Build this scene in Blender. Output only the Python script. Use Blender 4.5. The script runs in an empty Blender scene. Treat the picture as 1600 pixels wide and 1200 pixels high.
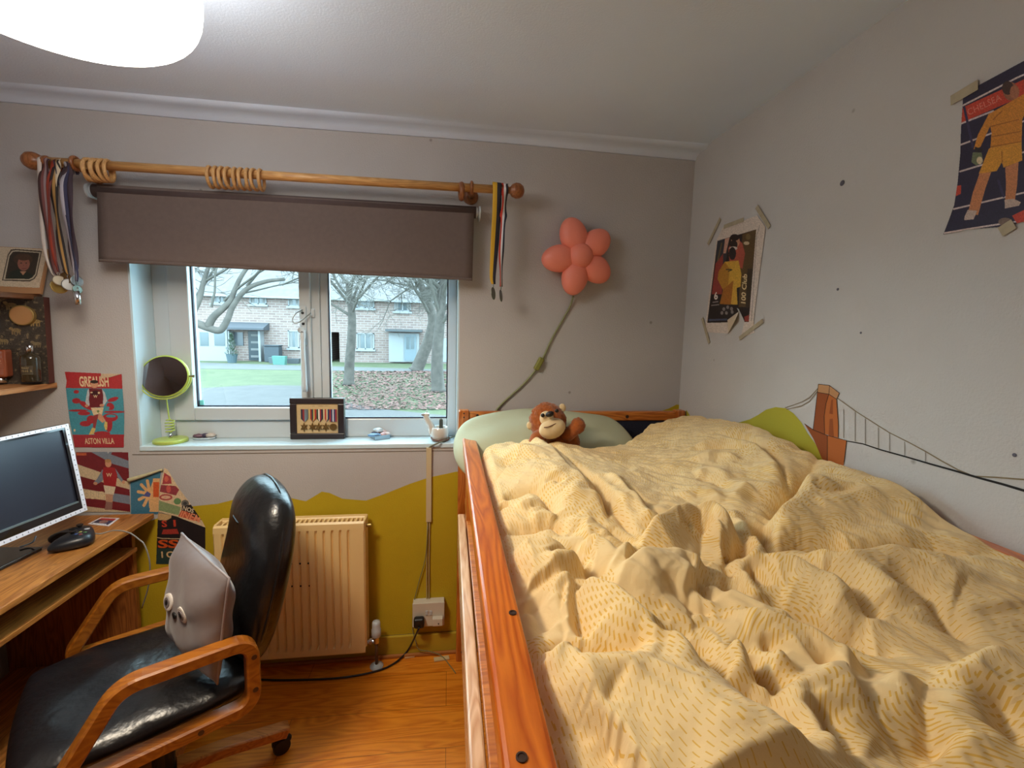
import bpy, bmesh, math, random
import numpy as np
from mathutils import Vector, Matrix
from mathutils.geometry import tessellate_polygon
random.seed(4)
rng = np.random.default_rng(7)
S = bpy.context.scene
COL = S.collection
PI = math.pi

# ------------------------------------------------------------------ camera
FPX = 704.9                       # focal length in pixels of the 1600 px wide frame
_yaw, _pit, _rol = [math.radians(a) for a in (8.036, 6.487, -1.385)]
_cy, _sy = math.cos(_yaw), math.sin(_yaw)
_fwd = np.array([_sy*math.cos(_pit), _cy*math.cos(_pit), -math.sin(_pit)])
_rt = np.array([_cy, -_sy, 0.0])
_dn = np.cross(_fwd, _rt)
_r2 = _rt*math.cos(_rol) + _dn*math.sin(_rol)
_d2 = -_rt*math.sin(_rol) + _dn*math.cos(_rol)
CM = np.array([_r2, _d2, _fwd])
EYE = np.array([0.0, 0.0, 1.53])
cam = bpy.data.cameras.new('camera')
cam.sensor_width = 36
cam.lens = FPX/1600*36
cam.clip_start = 0.02
camo = bpy.data.objects.new('camera', cam)
COL.objects.link(camo)
m = Matrix.Identity(4)
for i in range(3):
    m[i][0] = _r2[i]; m[i][1] = -_d2[i]; m[i][2] = -_fwd[i]; m[i][3] = EYE[i]
camo.matrix_world = m
S.camera = camo

def onp(x, y, axis, val):
    """measured photo point -> world point on the plane axis = val"""
    d = CM.T @ np.array([(x-800)/FPX, (y-600)/FPX, 1.0])
    return EYE + d*((val-EYE[axis])/d[axis])
def oX(x, y, v): return onp(x, y, 0, v)
def oY(x, y, v): return onp(x, y, 1, v)
def oZ(x, y, v): return onp(x, y, 2, v)

# ------------------------------------------------------------------ room measures
YB, XR, XL, YF, ZC = 2.036, 1.11, -1.80, -1.9, 2.365

# ------------------------------------------------------------------ mesh builder
class MB:
    def __init__(s): s.v = []; s.f = []; s.m = []
    def add(s, vs, fs, mi=0):
        b = len(s.v)
        s.v += [tuple(float(c) for c in p) for p in vs]
        s.f += [tuple(i+b for i in f) for f in fs]
        s.m += [mi]*len(fs)
    def box(s, x0, x1, y0, y1, z0, z1, mi=0):
        vs = [(x, y, z) for z in (z0, z1) for y in (y0, y1) for x in (x0, x1)]
        s.add(vs, [(0,2,3,1),(4,5,7,6),(0,1,5,4),(2,6,7,3),(0,4,6,2),(1,3,7,5)], mi)
    def obox(s, c, ax, ay, az, mi=0):
        c, ax, ay, az = [np.array(a, float) for a in (c, ax, ay, az)]
        vs = [c+ax*i+ay*j+az*k for k in (-1,1) for j in (-1,1) for i in (-1,1)]
        s.add(vs, [(0,2,3,1),(4,5,7,6),(0,1,5,4),(2,6,7,3),(0,4,6,2),(1,3,7,5)], mi)
    def tube(s, pts, r, seg=10, mi=0, caps=True, closed=False, flat=None):
        P = [np.array(p, float) for p in pts]; n = len(P)
        R = r if hasattr(r, '__len__') else [r]*n
        T = []
        for i in range(n):
            a = P[i-1] if (i or closed) else P[0]
            b = P[(i+1) % n] if (i < n-1 or closed) else P[-1]
            t = b-a; T.append(t/(np.linalg.norm(t)+1e-12))
        u = np.cross(T[0], [0, 0, 1.0])
        if np.linalg.norm(u) < 1e-3: u = np.cross(T[0], [0, 1.0, 0])
        u /= np.linalg.norm(u); vs = []
        for i in range(n):
            u = u - T[i]*(u@T[i]); u /= np.linalg.norm(u)
            w = np.cross(T[i], u)
            for k in range(seg):
                a = 2*PI*k/seg
                vs.append(P[i]+R[i]*(u*math.cos(a)+w*math.sin(a)))
        fs = []
        for i in range(n if closed else n-1):
            j = (i+1) % n
            for k in range(seg):
                l = (k+1) % seg
                fs.append((i*seg+k, i*seg+l, j*seg+l, j*seg+k))
        if caps and not closed:
            fs.append(tuple(range(seg-1, -1, -1)))
            fs.append(tuple((n-1)*seg+k for k in range(seg)))
        s.add(vs, fs, mi)
    def rail(s, pts, side, hw, ht, mi=0, closed=False):
        """rectangular section swept along pts; side = constant sideways unit vector"""
        P = [np.array(p, float) for p in pts]; n = len(P); side = np.array(side, float); vs = []
        for i in range(n):
            a = P[i-1] if (i or closed) else P[0]
            b = P[(i+1) % n] if (i < n-1 or closed) else P[-1]
            t = b-a; t /= np.linalg.norm(t)+1e-12
            nn = np.cross(side, t); nn /= np.linalg.norm(nn)
            c = .25
            for (q, r) in ((-1,-1+c),(-1+c,-1),(1-c,-1),(1,-1+c),(1,1-c),(1-c,1),(-1+c,1),(-1,1-c)):
                vs.append(P[i]+side*hw*q+nn*ht*r)
        fs = []
        for i in range(n if closed else n-1):
            j = (i+1) % n
            for k in range(8):
                l = (k+1) % 8
                fs.append((i*8+k, i*8+l, j*8+l, j*8+k))
        if not closed:
            fs.append(tuple(range(7, -1, -1))); fs.append(tuple((n-1)*8+k for k in range(8)))
        s.add(vs, fs, mi)
    def lathe(s, prof, c=(0,0,0), axis=(0,0,1), seg=24, mi=0, caps=True):
        """prof: (radius, height) along axis"""
        c = np.array(c, float); a = np.array(axis, float); a /= np.linalg.norm(a)
        u = np.cross(a, [0, 1, 0.0]) if abs(a[1]) < .9 else np.cross(a, [1.0, 0, 0])
        u /= np.linalg.norm(u); w = np.cross(a, u); vs = []; fs = []
        for (r, h) in prof:
            for k in range(seg):
                t = 2*PI*k/seg
                vs.append(c+a*h+max(r, 1e-5)*(u*math.cos(t)+w*math.sin(t)))
        for i in range(len(prof)-1):
            for k in range(seg):
                l = (k+1) % seg
                fs.append((i*seg+k, i*seg+l, (i+1)*seg+l, (i+1)*seg+k))
        if caps:
            fs.append(tuple(range(seg-1, -1, -1)))
            fs.append(tuple((len(prof)-1)*seg+k for k in range(seg)))
        s.add(vs, fs, mi)
    def ell(s, c, ax, ay, az, nu=24, nv=14, mi=0, fn=None):
        """ellipsoid with half-axis vectors"""
        c, ax, ay, az = [np.array(a, float) for a in (c, ax, ay, az)]
        vs = []; fs = []
        for j in range(nv+1):
            th = PI*j/nv
            for i in range(nu):
                ph = 2*PI*i/nu
                d = (math.sin(th)*math.cos(ph), math.sin(th)*math.sin(ph), math.cos(th))
                k = fn(d) if fn else 1
                vs.append(c+(ax*d[0]+ay*d[1]+az*d[2])*k)
        for j in range(nv):
            for i in range(nu):
                l = (i+1) % nu
                fs.append((j*nu+i, (j+1)*nu+i, (j+1)*nu+l, j*nu+l))
        s.add(vs, fs, mi)
    def torus(s, c, axis, R, r, seg=24, mi=0):
        a = np.array(axis, float); a /= np.linalg.norm(a)
        u = np.cross(a, [0, 0, 1.0]) if abs(a[2]) < .9 else np.cross(a, [1.0, 0, 0])
        u /= np.linalg.norm(u); w = np.cross(a, u); c = np.array(c, float)
        s.tube([c+R*(u*math.cos(t)+w*math.sin(t)) for t in np.linspace(0, 2*PI, seg, endpoint=False)], r, 8, mi, closed=True)
    def prism(s, poly, off, mi=0):
        """poly: 3-D outline; off: thickness vector"""
        P = [np.array(p, float) for p in poly]; o = np.array(off, float); n = len(P)
        s.add(P+[p+o for p in P], [tuple(range(n-1, -1, -1)), tuple(range(n, 2*n))]+[(i, (i+1) % n, n+(i+1) % n, n+i) for i in range(n)], mi)
    def pad(s, c, ax, ay, az, p=4, q=.55, n=26, mi=0, fn=None, wf=None, pin=.06):
        """soft cushion: ax, ay half-extents, az half-thickness vector"""
        c, ax, ay, az = [np.array(a, float) for a in (c, ax, ay, az)]
        def pt(i, j, sg):
            u = -1+2*i/n; v = -1+2*j/n
            u2 = math.sin(u*PI/2); v2 = math.sin(v*PI/2)
            k = (max(0, 1-abs(u2)**p)*max(0, 1-abs(v2)**p))**q
            d = fn(u2, v2, sg) if fn else 0
            rr = 1-pin*(u2*u2*v2*v2)
            return c+(ax*u2*(wf(v2) if wf else 1)+ay*v2)*rr+az*sg*(k+d*min(1, k*2))
        vs = []; fs = []; idx = {}
        for sg in (1, -1):
            for j in range(n+1):
                for i in range(n+1):
                    edge = i in (0, n) or j in (0, n)
                    if sg == -1 and edge: idx[(sg, i, j)] = idx[(1, i, j)]; continue
                    idx[(sg, i, j)] = len(vs); vs.append(pt(i, j, sg))
            for j in range(n):
                for i in range(n):
                    q4 = (idx[(sg,i,j)], idx[(sg,i+1,j)], idx[(sg,i+1,j+1)], idx[(sg,i,j+1)])
                    fs.append(q4 if sg == 1 else q4[::-1])
        s.add(vs, fs, mi)

def crom(pts, n=8):
    """smooth curve through points"""
    P = [np.array(p, float) for p in pts]; out = []
    Q = [2*P[0]-P[1]]+P+[2*P[-1]-P[-2]]
    for i in range(1, len(Q)-2):
        for k in range(n):
            t = k/n; a, b, c, d = Q[i-1:i+3]
            out.append(.5*((2*b)+(c-a)*t+(2*a-5*b+4*c-d)*t*t+(3*b-a-3*c+d)*t**3))
    out.append(P[-1]); return out

def rounded(pts, r, n=6, closed=False):
    """polyline with rounded corners"""
    P = [np.array(p, float) for p in pts]; N = len(P); out = []
    for i in range(N):
        if not closed and i in (0, N-1): out.append(P[i]); continue
        a, b, c = P[i-1], P[i], P[(i+1) % N]
        u = (a-b)/np.linalg.norm(a-b); w = (c-b)/np.linalg.norm(c-b)
        rr = r[i] if hasattr(r, '__len__') else r
        for k in range(n+1):
            t = k/n
            out.append((1-t)**2*(b+u*rr)+2*t*(1-t)*b+t*t*(b+w*rr))
    return out

def obj(name, mb, mats, parent=None, smooth=False, bevel=0, sub=0, seg=2, label=None, fix=True):
    me = bpy.data.meshes.new(name)
    me.from_pydata(mb.v, [], mb.f); me.update()
    if fix:
        bm = bmesh.new(); bm.from_mesh(me)
        bmesh.ops.recalc_face_normals(bm, faces=bm.faces); bm.to_mesh(me); bm.free()
    for mt in (mats if isinstance(mats, (list, tuple)) else [mats]): me.materials.append(mt)
    me.polygons.foreach_set('material_index', mb.m)
    if smooth: me.polygons.foreach_set('use_smooth', [True]*len(me.polygons))
    o = bpy.data.objects.new(name, me); COL.objects.link(o)
    if parent: child(o, parent)
    if bevel:
        b = o.modifiers.new('bevel', 'BEVEL'); b.width = bevel; b.segments = seg; b.limit_method = 'ANGLE'; b.angle_limit = .6
    if sub:
        b = o.modifiers.new('sub', 'SUBSURF'); b.levels = sub; b.render_levels = sub
    if label: o['label'] = label
    return o
def child(o, parent):
    o.parent = parent
    o.matrix_parent_inverse = wm(parent).inverted()
def wm(o):
    mm = o.matrix_basis.copy()
    if o.parent: mm = wm(o.parent) @ o.matrix_parent_inverse @ mm
    return mm
def tag(o, label, cat, group=None):
    o['label'] = label; o['category'] = cat
    if group: o['group'] = group
    return o
def thing(name, loc, label, cat, group=None):
    o = bpy.data.objects.new(name, None); o.empty_display_size = .05; COL.objects.link(o)
    o.location = [float(c) for c in loc]
    return tag(o, label, cat, group)
def struct(name, mb, mats, **k):
    o = obj(name, mb, mats, **k); o['kind'] = 'structure'; return o

# ------------------------------------------------------------------ materials
def s2l(c):
    return tuple((v/12.92 if v <= .04045 else ((v+.055)/1.055)**2.4) for v in c)
def C255(r, g, b): return s2l((r/255, g/255, b/255))
MATS = {}
def mat(name, rgb, rough=.6, metal=0, var=0, vscale=6, bump=0, bscale=60, spec=.5, sheen=0, coat=0, emit=None, trans=0, bdet=3):
    if name in MATS: return MATS[name]
    mt = bpy.data.materials.new(name); mt.use_nodes = True
    nt = mt.node_tree; b = nt.nodes['Principled BSDF']
    b.inputs['Base Color'].default_value = (*rgb, 1); b.inputs['Roughness'].default_value = rough
    b.inputs['Metallic'].default_value = metal; b.inputs['Specular IOR Level'].default_value = spec
    b.inputs['Sheen Weight'].default_value = sheen; b.inputs['Coat Weight'].default_value = coat
    b.inputs['Transmission Weight'].default_value = trans
    if emit: b.inputs['Emission Color'].default_value = (*emit[:3], 1); b.inputs['Emission Strength'].default_value = emit[3]
    tc = nt.nodes.new('ShaderNodeTexCoord')
    if var:
        n = nt.nodes.new('ShaderNodeTexNoise'); n.inputs['Scale'].default_value = vscale; n.inputs['Detail'].default_value = 5
        nt.links.new(tc.outputs['Object'], n.inputs['Vector'])
        r = nt.nodes.new('ShaderNodeValToRGB')
        r.color_ramp.elements[0].position = .3; r.color_ramp.elements[1].position = .7
        r.color_ramp.elements[0].color = (*[c*(1-var) for c in rgb], 1)
        r.color_ramp.elements[1].color = (*[min(1, c*(1+var)) for c in rgb], 1)
        nt.links.new(n.outputs['Fac'], r.inputs['Fac']); nt.links.new(r.outputs['Color'], b.inputs['Base Color'])
    if bump:
        n = nt.nodes.new('ShaderNodeTexNoise'); n.inputs['Scale'].default_value = bscale; n.inputs['Detail'].default_value = bdet
        nt.links.new(tc.outputs['Object'], n.inputs['Vector'])
        bp = nt.nodes.new('ShaderNodeBump'); bp.inputs['Strength'].default_value = bump; bp.inputs['Distance'].default_value = .01
        nt.links.new(n.outputs['Fac'], bp.inputs['Height']); nt.links.new(bp.outputs['Normal'], b.inputs['Normal'])
    MATS[name] = mt; return mt

def wood(name, lo, hi, axis, scale=1, rough=.4, knots=True, coat=0):
    """grain running along axis (0,1,2)"""
    if name in MATS: return MATS[name]
    mt = bpy.data.materials.new(name); mt.use_nodes = True
    nt = mt.node_tree; b = nt.nodes['Principled BSDF']; L = nt.links.new
    b.inputs['Roughness'].default_value = rough; b.inputs['Coat Weight'].default_value = coat; b.inputs['Coat Roughness'].default_value = .2
    tc = nt.nodes.new('ShaderNodeTexCoord')
    mp = nt.nodes.new('ShaderNodeMapping')
    sc = [9*scale]*3; sc[axis] = .9*scale
    mp.inputs['Scale'].default_value = sc
    L(tc.outputs['Object'], mp.inputs['Vector'])
    n = nt.nodes.new('ShaderNodeTexNoise'); n.inputs['Scale'].default_value = 2.2; n.inputs['Detail'].default_value = 2; n.inputs['Distortion'].default_value = .6
    L(mp.outputs['Vector'], n.inputs['Vector'])
    mul = nt.nodes.new('ShaderNodeMath'); mul.operation = 'MULTIPLY'; mul.inputs[1].default_value = 9
    L(n.outputs['Fac'], mul.inputs[0])
    fr = nt.nodes.new('ShaderNodeMath'); fr.operation = 'PINGPONG'; fr.inputs[1].default_value = .5
    L(mul.outputs[0], fr.inputs[0])
    n2 = nt.nodes.new('ShaderNodeTexNoise'); n2.inputs['Scale'].default_value = 22; n2.inputs['Detail'].default_value = 4
    L(mp.outputs['Vector'], n2.inputs['Vector'])
    ad = nt.nodes.new('ShaderNodeMath'); ad.operation = 'MULTIPLY_ADD'; ad.inputs[1].default_value = .5
    L(n2.outputs['Fac'], ad.inputs[0]); L(fr.outputs[0], ad.inputs[2])
    r = nt.nodes.new('ShaderNodeValToRGB')
    r.color_ramp.elements[0].position = .2; r.color_ramp.elements[0].color = (*lo, 1)
    r.color_ramp.elements[1].position = .72; r.color_ramp.elements[1].color = (*hi, 1)
    L(ad.outputs[0], r.inputs['Fac'])
    out = r.outputs['Color']
    if knots:
        v = nt.nodes.new('ShaderNodeTexVoronoi'); v.inputs['Scale'].default_value = 1
        mp2 = nt.nodes.new('ShaderNodeMapping'); s2 = [7*scale]*3; s2[axis] = 2.6*scale; mp2.inputs['Scale'].default_value = s2
        L(tc.outputs['Object'], mp2.inputs['Vector']); L(mp2.outputs['Vector'], v.inputs['Vector'])
        kr = nt.nodes.new('ShaderNodeValToRGB'); kr.color_ramp.elements[0].position = .03; kr.color_ramp.elements[0].color = (.25, .18, .14, 1)
        kr.color_ramp.elements[1].position = .12; kr.color_ramp.elements[1].color = (1, 1, 1, 1)
        L(v.outputs['Distance'], kr.inputs['Fac'])
        mx = nt.nodes.new('ShaderNodeMix'); mx.data_type = 'RGBA'; mx.blend_type = 'MULTIPLY'; mx.inputs[0].default_value = .8
        L(out, mx.inputs[6]); L(kr.outputs['Color'], mx.inputs[7]); out = mx.outputs[2]
    L(out, b.inputs['Base Color'])
    bp = nt.nodes.new('ShaderNodeBump'); bp.inputs['Strength'].default_value = .08; bp.inputs['Distance'].default_value = .005
    L(ad.outputs[0], bp.inputs['Height']); L(bp.outputs['Normal'], b.inputs['Normal'])
    MATS[name] = mt; return mt

def wallmat(name, rgb, spots=True, bump=.25, var=.05):
    mt = mat(name, rgb, .85, var=var, vscale=2.2)
    nt = mt.node_tree; b = nt.nodes['Principled BSDF']; L = nt.links.new
    tc = [n for n in nt.nodes if n.type == 'TEX_COORD'][0]
    n = nt.nodes.new('ShaderNodeTexNoise'); n.inputs['Scale'].default_value = 170; n.inputs['Detail'].default_value = 4
    L(tc.outputs['Object'], n.inputs['Vector'])
    bp = nt.nodes.new('ShaderNodeBump'); bp.inputs['Strength'].default_value = bump; bp.inputs['Distance'].default_value = .006
    L(n.outputs['Fac'], bp.inputs['Height']); L(bp.outputs['Normal'], b.inputs['Normal'])
    if spots:
        v = nt.nodes.new('ShaderNodeTexVoronoi'); v.inputs['Scale'].default_value = 4.5; v.inputs['Randomness'].default_value = 1
        L(tc.outputs['Object'], v.inputs['Vector'])
        kr = nt.nodes.new('ShaderNodeValToRGB'); kr.color_ramp.elements[0].position = .018; kr.color_ramp.elements[0].color = (.35, .3, .25, 1)
        kr.color_ramp.elements[1].position = .04; kr.color_ramp.elements[1].color = (1, 1, 1, 1)
        L(v.outputs['Distance'], kr.inputs['Fac'])
        mx = nt.nodes.new('ShaderNodeMix'); mx.data_type = 'RGBA'; mx.blend_type = 'MULTIPLY'; mx.inputs[0].default_value = .6
        old = b.inputs['Base Color'].links[0].from_socket
        L(old, mx.inputs[6]); L(kr.outputs['Color'], mx.inputs[7]); L(mx.outputs[2], b.inputs['Base Color'])
    return mt

def printmat(name='printed_paper', rough=.45):
    if name in MATS: return MATS[name]
    mt = bpy.data.materials.new(name); mt.use_nodes = True
    nt = mt.node_tree; b = nt.nodes['Principled BSDF']
    a = nt.nodes.new('ShaderNodeAttribute'); a.attribute_name = 'Col'
    nt.links.new(a.outputs['Color'], b.inputs['Base Color']); b.inputs['Roughness'].default_value = rough
    MATS[name] = mt; return mt

# ------------------------------------------------------------------ printed pictures (vertex-coloured sheets)
_tt = {}
def text_tris(s, bold=.0):
    if (s, bold) in _tt: return _tt[(s, bold)]
    cu = bpy.data.curves.new('txt', 'FONT'); cu.body = s; cu.offset = bold; cu.resolution_u = 3
    o = bpy.data.objects.new('txt', cu); COL.objects.link(o)
    dg = bpy.context.evaluated_depsgraph_get(); me = bpy.data.meshes.new_from_object(o.evaluated_get(dg))
    me.calc_loop_triangles()
    v = np.array([p.co[:2] for p in me.vertices]) if len(me.vertices) else np.zeros((0, 2))
    t = [tuple(x.vertices) for x in me.loop_triangles]
    bpy.data.objects.remove(o); bpy.data.curves.remove(cu); bpy.data.meshes.remove(me)
    mn, mx = v.min(0), v.max(0); v = (v-mn)/(mx-mn)
    _tt[(s, bold)] = (v, t); return v, t

class Paint:
    """picture drawn in a box x0..x1, y0..y1 (y down), k samples per unit"""
    def __init__(s, x0, y0, x1, y1, k, bg):
        s.x0, s.y0, s.k = x0, y0, k
        s.w = int(round((x1-x0)*k))+1; s.h = int(round((y1-y0)*k))+1
        s.a = np.empty((s.h, s.w, 3)); s.a[:] = np.array(bg)/255
        s.mask = np.ones((s.h, s.w), bool)
        jj, ii = np.mgrid[0:s.h, 0:s.w]; s.X = x0+ii/k; s.Y = y0+jj/k
    def inside(s, P):
        r = np.zeros((s.h, s.w), bool); n = len(P)
        for i in range(n):
            (xa, ya), (xb, yb) = P[i], P[(i+1) % n]
            if ya == yb: continue
            r ^= ((ya > s.Y) != (yb > s.Y)) & (s.X < (xb-xa)*(s.Y-ya)/(yb-ya)+xa)
        return r
    def put(s, m, c): s.a[m] = np.array(c)/255
    def poly(s, P, c): s.put(s.inside(P), c)
    def ell(s, cx, cy, rx, ry, c, rot=0):
        dx, dy = s.X-cx, s.Y-cy; ca, sa = math.cos(rot), math.sin(rot)
        s.put(((dx*ca+dy*sa)/rx)**2+((-dx*sa+dy*ca)/ry)**2 < 1, c)
    def line(s, P, w, c):
        m = np.zeros((s.h, s.w), bool)
        for (a, b) in zip(P[:-1], P[1:]):
            d = np.array(b)-np.array(a); L = max(1e-9, d@d)
            t = np.clip(((s.X-a[0])*d[0]+(s.Y-a[1])*d[1])/L, 0, 1)
            m |= (s.X-a[0]-t*d[0])**2+(s.Y-a[1]-t*d[1])**2 < (w/2)**2
        s.put(m, c)
    def text(s, t, quad, c, bold=0.0):
        """quad: bottom-left, bottom-right, top-left corner of the lettering"""
        v, tr = text_tris(t, bold); o, e1, e2 = [np.array(q, float) for q in quad]
        V = o+v[:, :1]*(e1-o)+v[:, 1:]*(e2-o); m = np.zeros((s.h, s.w), bool)
        for q in tr:
            p = V[list(q)]; lo = p.min(0); hi = p.max(0)
            i0 = max(0, int((lo[0]-s.x0)*s.k)); i1 = min(s.w, int((hi[0]-s.x0)*s.k)+2)
            j0 = max(0, int((lo[1]-s.y0)*s.k)); j1 = min(s.h, int((hi[1]-s.y0)*s.k)+2)
            if i1 <= i0 or j1 <= j0: continue
            x = s.X[j0:j1, i0:i1]; y = s.Y[j0:j1, i0:i1]
            d = [(p[(k+1) % 3][0]-p[k][0])*(y-p[k][1])-(p[(k+1) % 3][1]-p[k][1])*(x-p[k][0]) for k in range(3)]
            m[j0:j1, i0:i1] |= ((d[0] >= 0) & (d[1] >= 0) & (d[2] >= 0)) | ((d[0] <= 0) & (d[1] <= 0) & (d[2] <= 0))
        s.put(m, c)
    def noise(s, amt, cell=3):
        n = rng.random((s.h//cell+2, s.w//cell+2))
        n = np.kron(n, np.ones((cell, cell)))[:s.h, :s.w]
        s.a = np.clip(s.a*(1+amt*(n[..., None]-.5)), 0, 1)
    def build(s, name, fn, parent=None, mt=None, thick=.0004):
        """fn(x, y) arrays -> world points"""
        pts = fn(s.X.ravel(), s.Y.ravel())
        me = bpy.data.meshes.new(name)
        idx = np.arange(s.h*s.w).reshape(s.h, s.w)
        ok = s.mask[:-1, :-1] & s.mask[1:, :-1] & s.mask[1:, 1:] & s.mask[:-1, 1:]
        q = np.stack([idx[:-1, :-1], idx[1:, :-1], idx[1:, 1:], idx[:-1, 1:]], -1)[ok]
        used, inv = np.unique(q, return_inverse=True); q = inv.reshape(q.shape)
        me.from_pydata(pts[used].tolist(), [], q.tolist()); me.update()
        a = s.a.reshape(-1, 3)[used]
        lin = np.where(a <= .04045, a/12.92, ((a+.055)/1.055)**2.4)
        at = me.color_attributes.new('Col', 'FLOAT_COLOR', 'POINT')
        at.data.foreach_set('color', np.c_[lin, np.ones(len(lin))].ravel())
        me.materials.append(mt or printmat())
        o = bpy.data.objects.new(name, me); COL.objects.link(o)
        if parent: child(o, parent)
        if thick:
            sd = o.modifiers.new('thick', 'SOLIDIFY'); sd.thickness = thick; sd.offset = -1
        return o
def scrib(P, x0, x1, y, h, c):
    """a line of lettering too small to read"""
    R = random.Random(int(x0*1000)+int(y*1000)); x = x0
    while x < x1:
        w = h*R.uniform(.3, .7)
        if R.random() < .85:
            P.line([(x, y+h/2), (x+w*.2, y-h/2*R.uniform(.5, 1))], h*.16, c)
            P.line([(x, y+h*R.uniform(-.3, .4)), (x+w*.7, y+h*R.uniform(-.3, .4))], h*.14, c)
        x += w
def wallmap(yv):
    """picture drawn in measured photo coordinates, lying on the back wall plane y = yv"""
    def f(x, y):
        d = np.stack([(x-800)/FPX, (y-600)/FPX, np.ones_like(x)], -1) @ CM
        return EYE+d*((yv-EYE[1])/d[:, 1])[:, None]
    return f
def wallmapx(xv):
    def f(x, y):
        d = np.stack([(x-800)/FPX, (y-600)/FPX, np.ones_like(x)], -1) @ CM
        return EYE+d*((xv-EYE[0])/d[:, 0])[:, None]
    return f
def quadmap(a, b, c, d, off=None):
    """unit square picture (x right, y down) stretched over corners a (top left) b (top right) c (bottom right) d (bottom left)"""
    a, b, c, d = [np.array(p, float) for p in (a, b, c, d)]
    def f(x, y):
        x = x[:, None]; y = y[:, None]
        p = a*(1-x)*(1-y)+b*x*(1-y)+c*x*y+d*(1-x)*y
        return p+(off(x[:, 0], y[:, 0]) if off else 0)
    return f
# ================================================================== ROOM SHELL
M_wall = wallmat('painted_wall', C255(188, 184, 182))
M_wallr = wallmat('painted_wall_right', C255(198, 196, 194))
M_ceil = wallmat('ceiling_paint', C255(218, 232, 254), spots=False, bump=.12, var=.03)
M_green = wallmat('green_mural_paint', C255(192, 164, 16), spots=False, bump=.2, var=.06)
M_gloss = mat('white_gloss_paint', C255(206, 228, 238), .3)
M_upvc = mat('white_upvc', C255(196, 204, 208), .3)
M_seal = mat('dark_rubber_seal', C255(38, 42, 60), .6)
M_black = mat('black_plastic', C255(20, 20, 22), .4)
M_white = mat('white_plastic', C255(215, 208, 190), .4)

WX0, WX1, WZ0, WZ1, WT = -1.275, 0.045, 1.023, 2.03, 0.30
mb = MB()
def panel(x0, x1, z0, z1): mb.box(x0, x1, YB, YB+WT, z0, z1)
panel(XL-.1, WX0, -.05, ZC+.05); panel(WX1, XR+.1, -.05, ZC+.05)
panel(WX0, WX1, -.05, WZ0-.022); panel(WX0, WX1, WZ1, ZC+.05)
wall_back = struct('wall_back', mb, M_wall)
mb = MB(); mb.box(XR, XR+.1, YF, YB+.1, -.05, ZC+.05); wall_right = struct('wall_right', mb, M_wallr)
mb = MB(); mb.box(XL-.1, XL, YF, YB+.1, -.05, ZC+.05); struct('wall_left', mb, M_wall)
mb = MB(); mb.box(XL-.1, XR+.1, YF-.1, YF, -.05, ZC+.05); struct('wall_front', mb, M_wall)
mb = MB(); mb.box(XL-.1, XR+.1, YF-.1, YB+WT, ZC, ZC+.08); struct('ceiling', mb, M_ceil)
# plaster swelling where the ceiling paper meets the window wall
mb = MB(); prof = [(0, 0), (0, -.03), (-.006, -.028), (-.014, -.016), (-.035, -.009), (-.06, -.006), (-.085, -.009), (-.1, -.003), (-.105, 0)]
n = len(prof)
vs = [(x, YB+p[0], ZC+p[1]+.004*math.sin(x*3+1)*(p[1] < -.001)) for x in np.linspace(XL, XR, 24) for p in prof]
fs = [(i*n+k, i*n+k+1, (i+1)*n+k+1, (i+1)*n+k) for i in range(23) for k in range(n-1)]
mb.add(vs, fs); struct('trim_1', mb, M_ceil, smooth=True)
# reveals and sill board
mb = MB(); mb.box(WX0, WX0+.008, YB+.001, 2.22, WZ0, WZ1); mb.box(WX1-.008, WX1, YB+.001, 2.22, WZ0, WZ1); mb.box(WX0+.008, WX1-.008, YB+.001, 2.22, WZ1-.008, WZ1)
struct('trim_2', mb, M_gloss)
mb = MB(); mb.box(WX0, WX1, YB-.006, 2.24, WZ0-.022, WZ0); struct('trim_3', mb, M_gloss, bevel=.004)

# laminate floor
def floormat():
    mt = wood('laminate_floor', C255(214, 116, 16), C255(244, 152, 40), 0, .8, rough=.35, knots=False, coat=.3)
    nt = mt.node_tree; L = nt.links.new; b = nt.nodes['Principled BSDF']
    tc = [q for q in nt.nodes if q.type == 'TEX_COORD'][0]
    br = nt.nodes.new('ShaderNodeTexBrick'); br.inputs['Scale'].default_value = 1; br.inputs['Mortar Size'].default_value = .0012
    br.inputs['Brick Width'].default_value = 1.2; br.inputs['Row Height'].default_value = .19
    br.inputs['Color1'].default_value = (1, 1, 1, 1); br.inputs['Color2'].default_value = (.86, .84, .82, 1); br.inputs['Mortar'].default_value = (.45, .4, .35, 1)
    L(tc.outputs['Object'], br.inputs['Vector'])
    mx = nt.nodes.new('ShaderNodeMix'); mx.data_type = 'RGBA'; mx.blend_type = 'MULTIPLY'; mx.inputs[0].default_value = 1
    old = b.inputs['Base Color'].links[0].from_socket
    L(old, mx.inputs[6]); L(br.outputs['Color'], mx.inputs[7]); L(mx.outputs[2], b.inputs['Base Color'])
    return mt
mb = MB(); mb.box(XL-.1, XR+.1, YF-.1, YB+.1, -.06, 0); struct('floor', mb, floormat())
mb = MB(); mb.box(XL, XR, YB-.016, YB-.001, 0, .1)
struct('baseboard_back', mb, mat('skirting_mustard', C255(186, 158, 40), .5, var=.08), bevel=.004)
mb = MB(); mb.box(XL, XR, YB-.03, YB-.016, 0, .016)
struct('trim_4', mb, mat('floor_edge_beading', C255(176, 112, 52), .5), bevel=.005)

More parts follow.
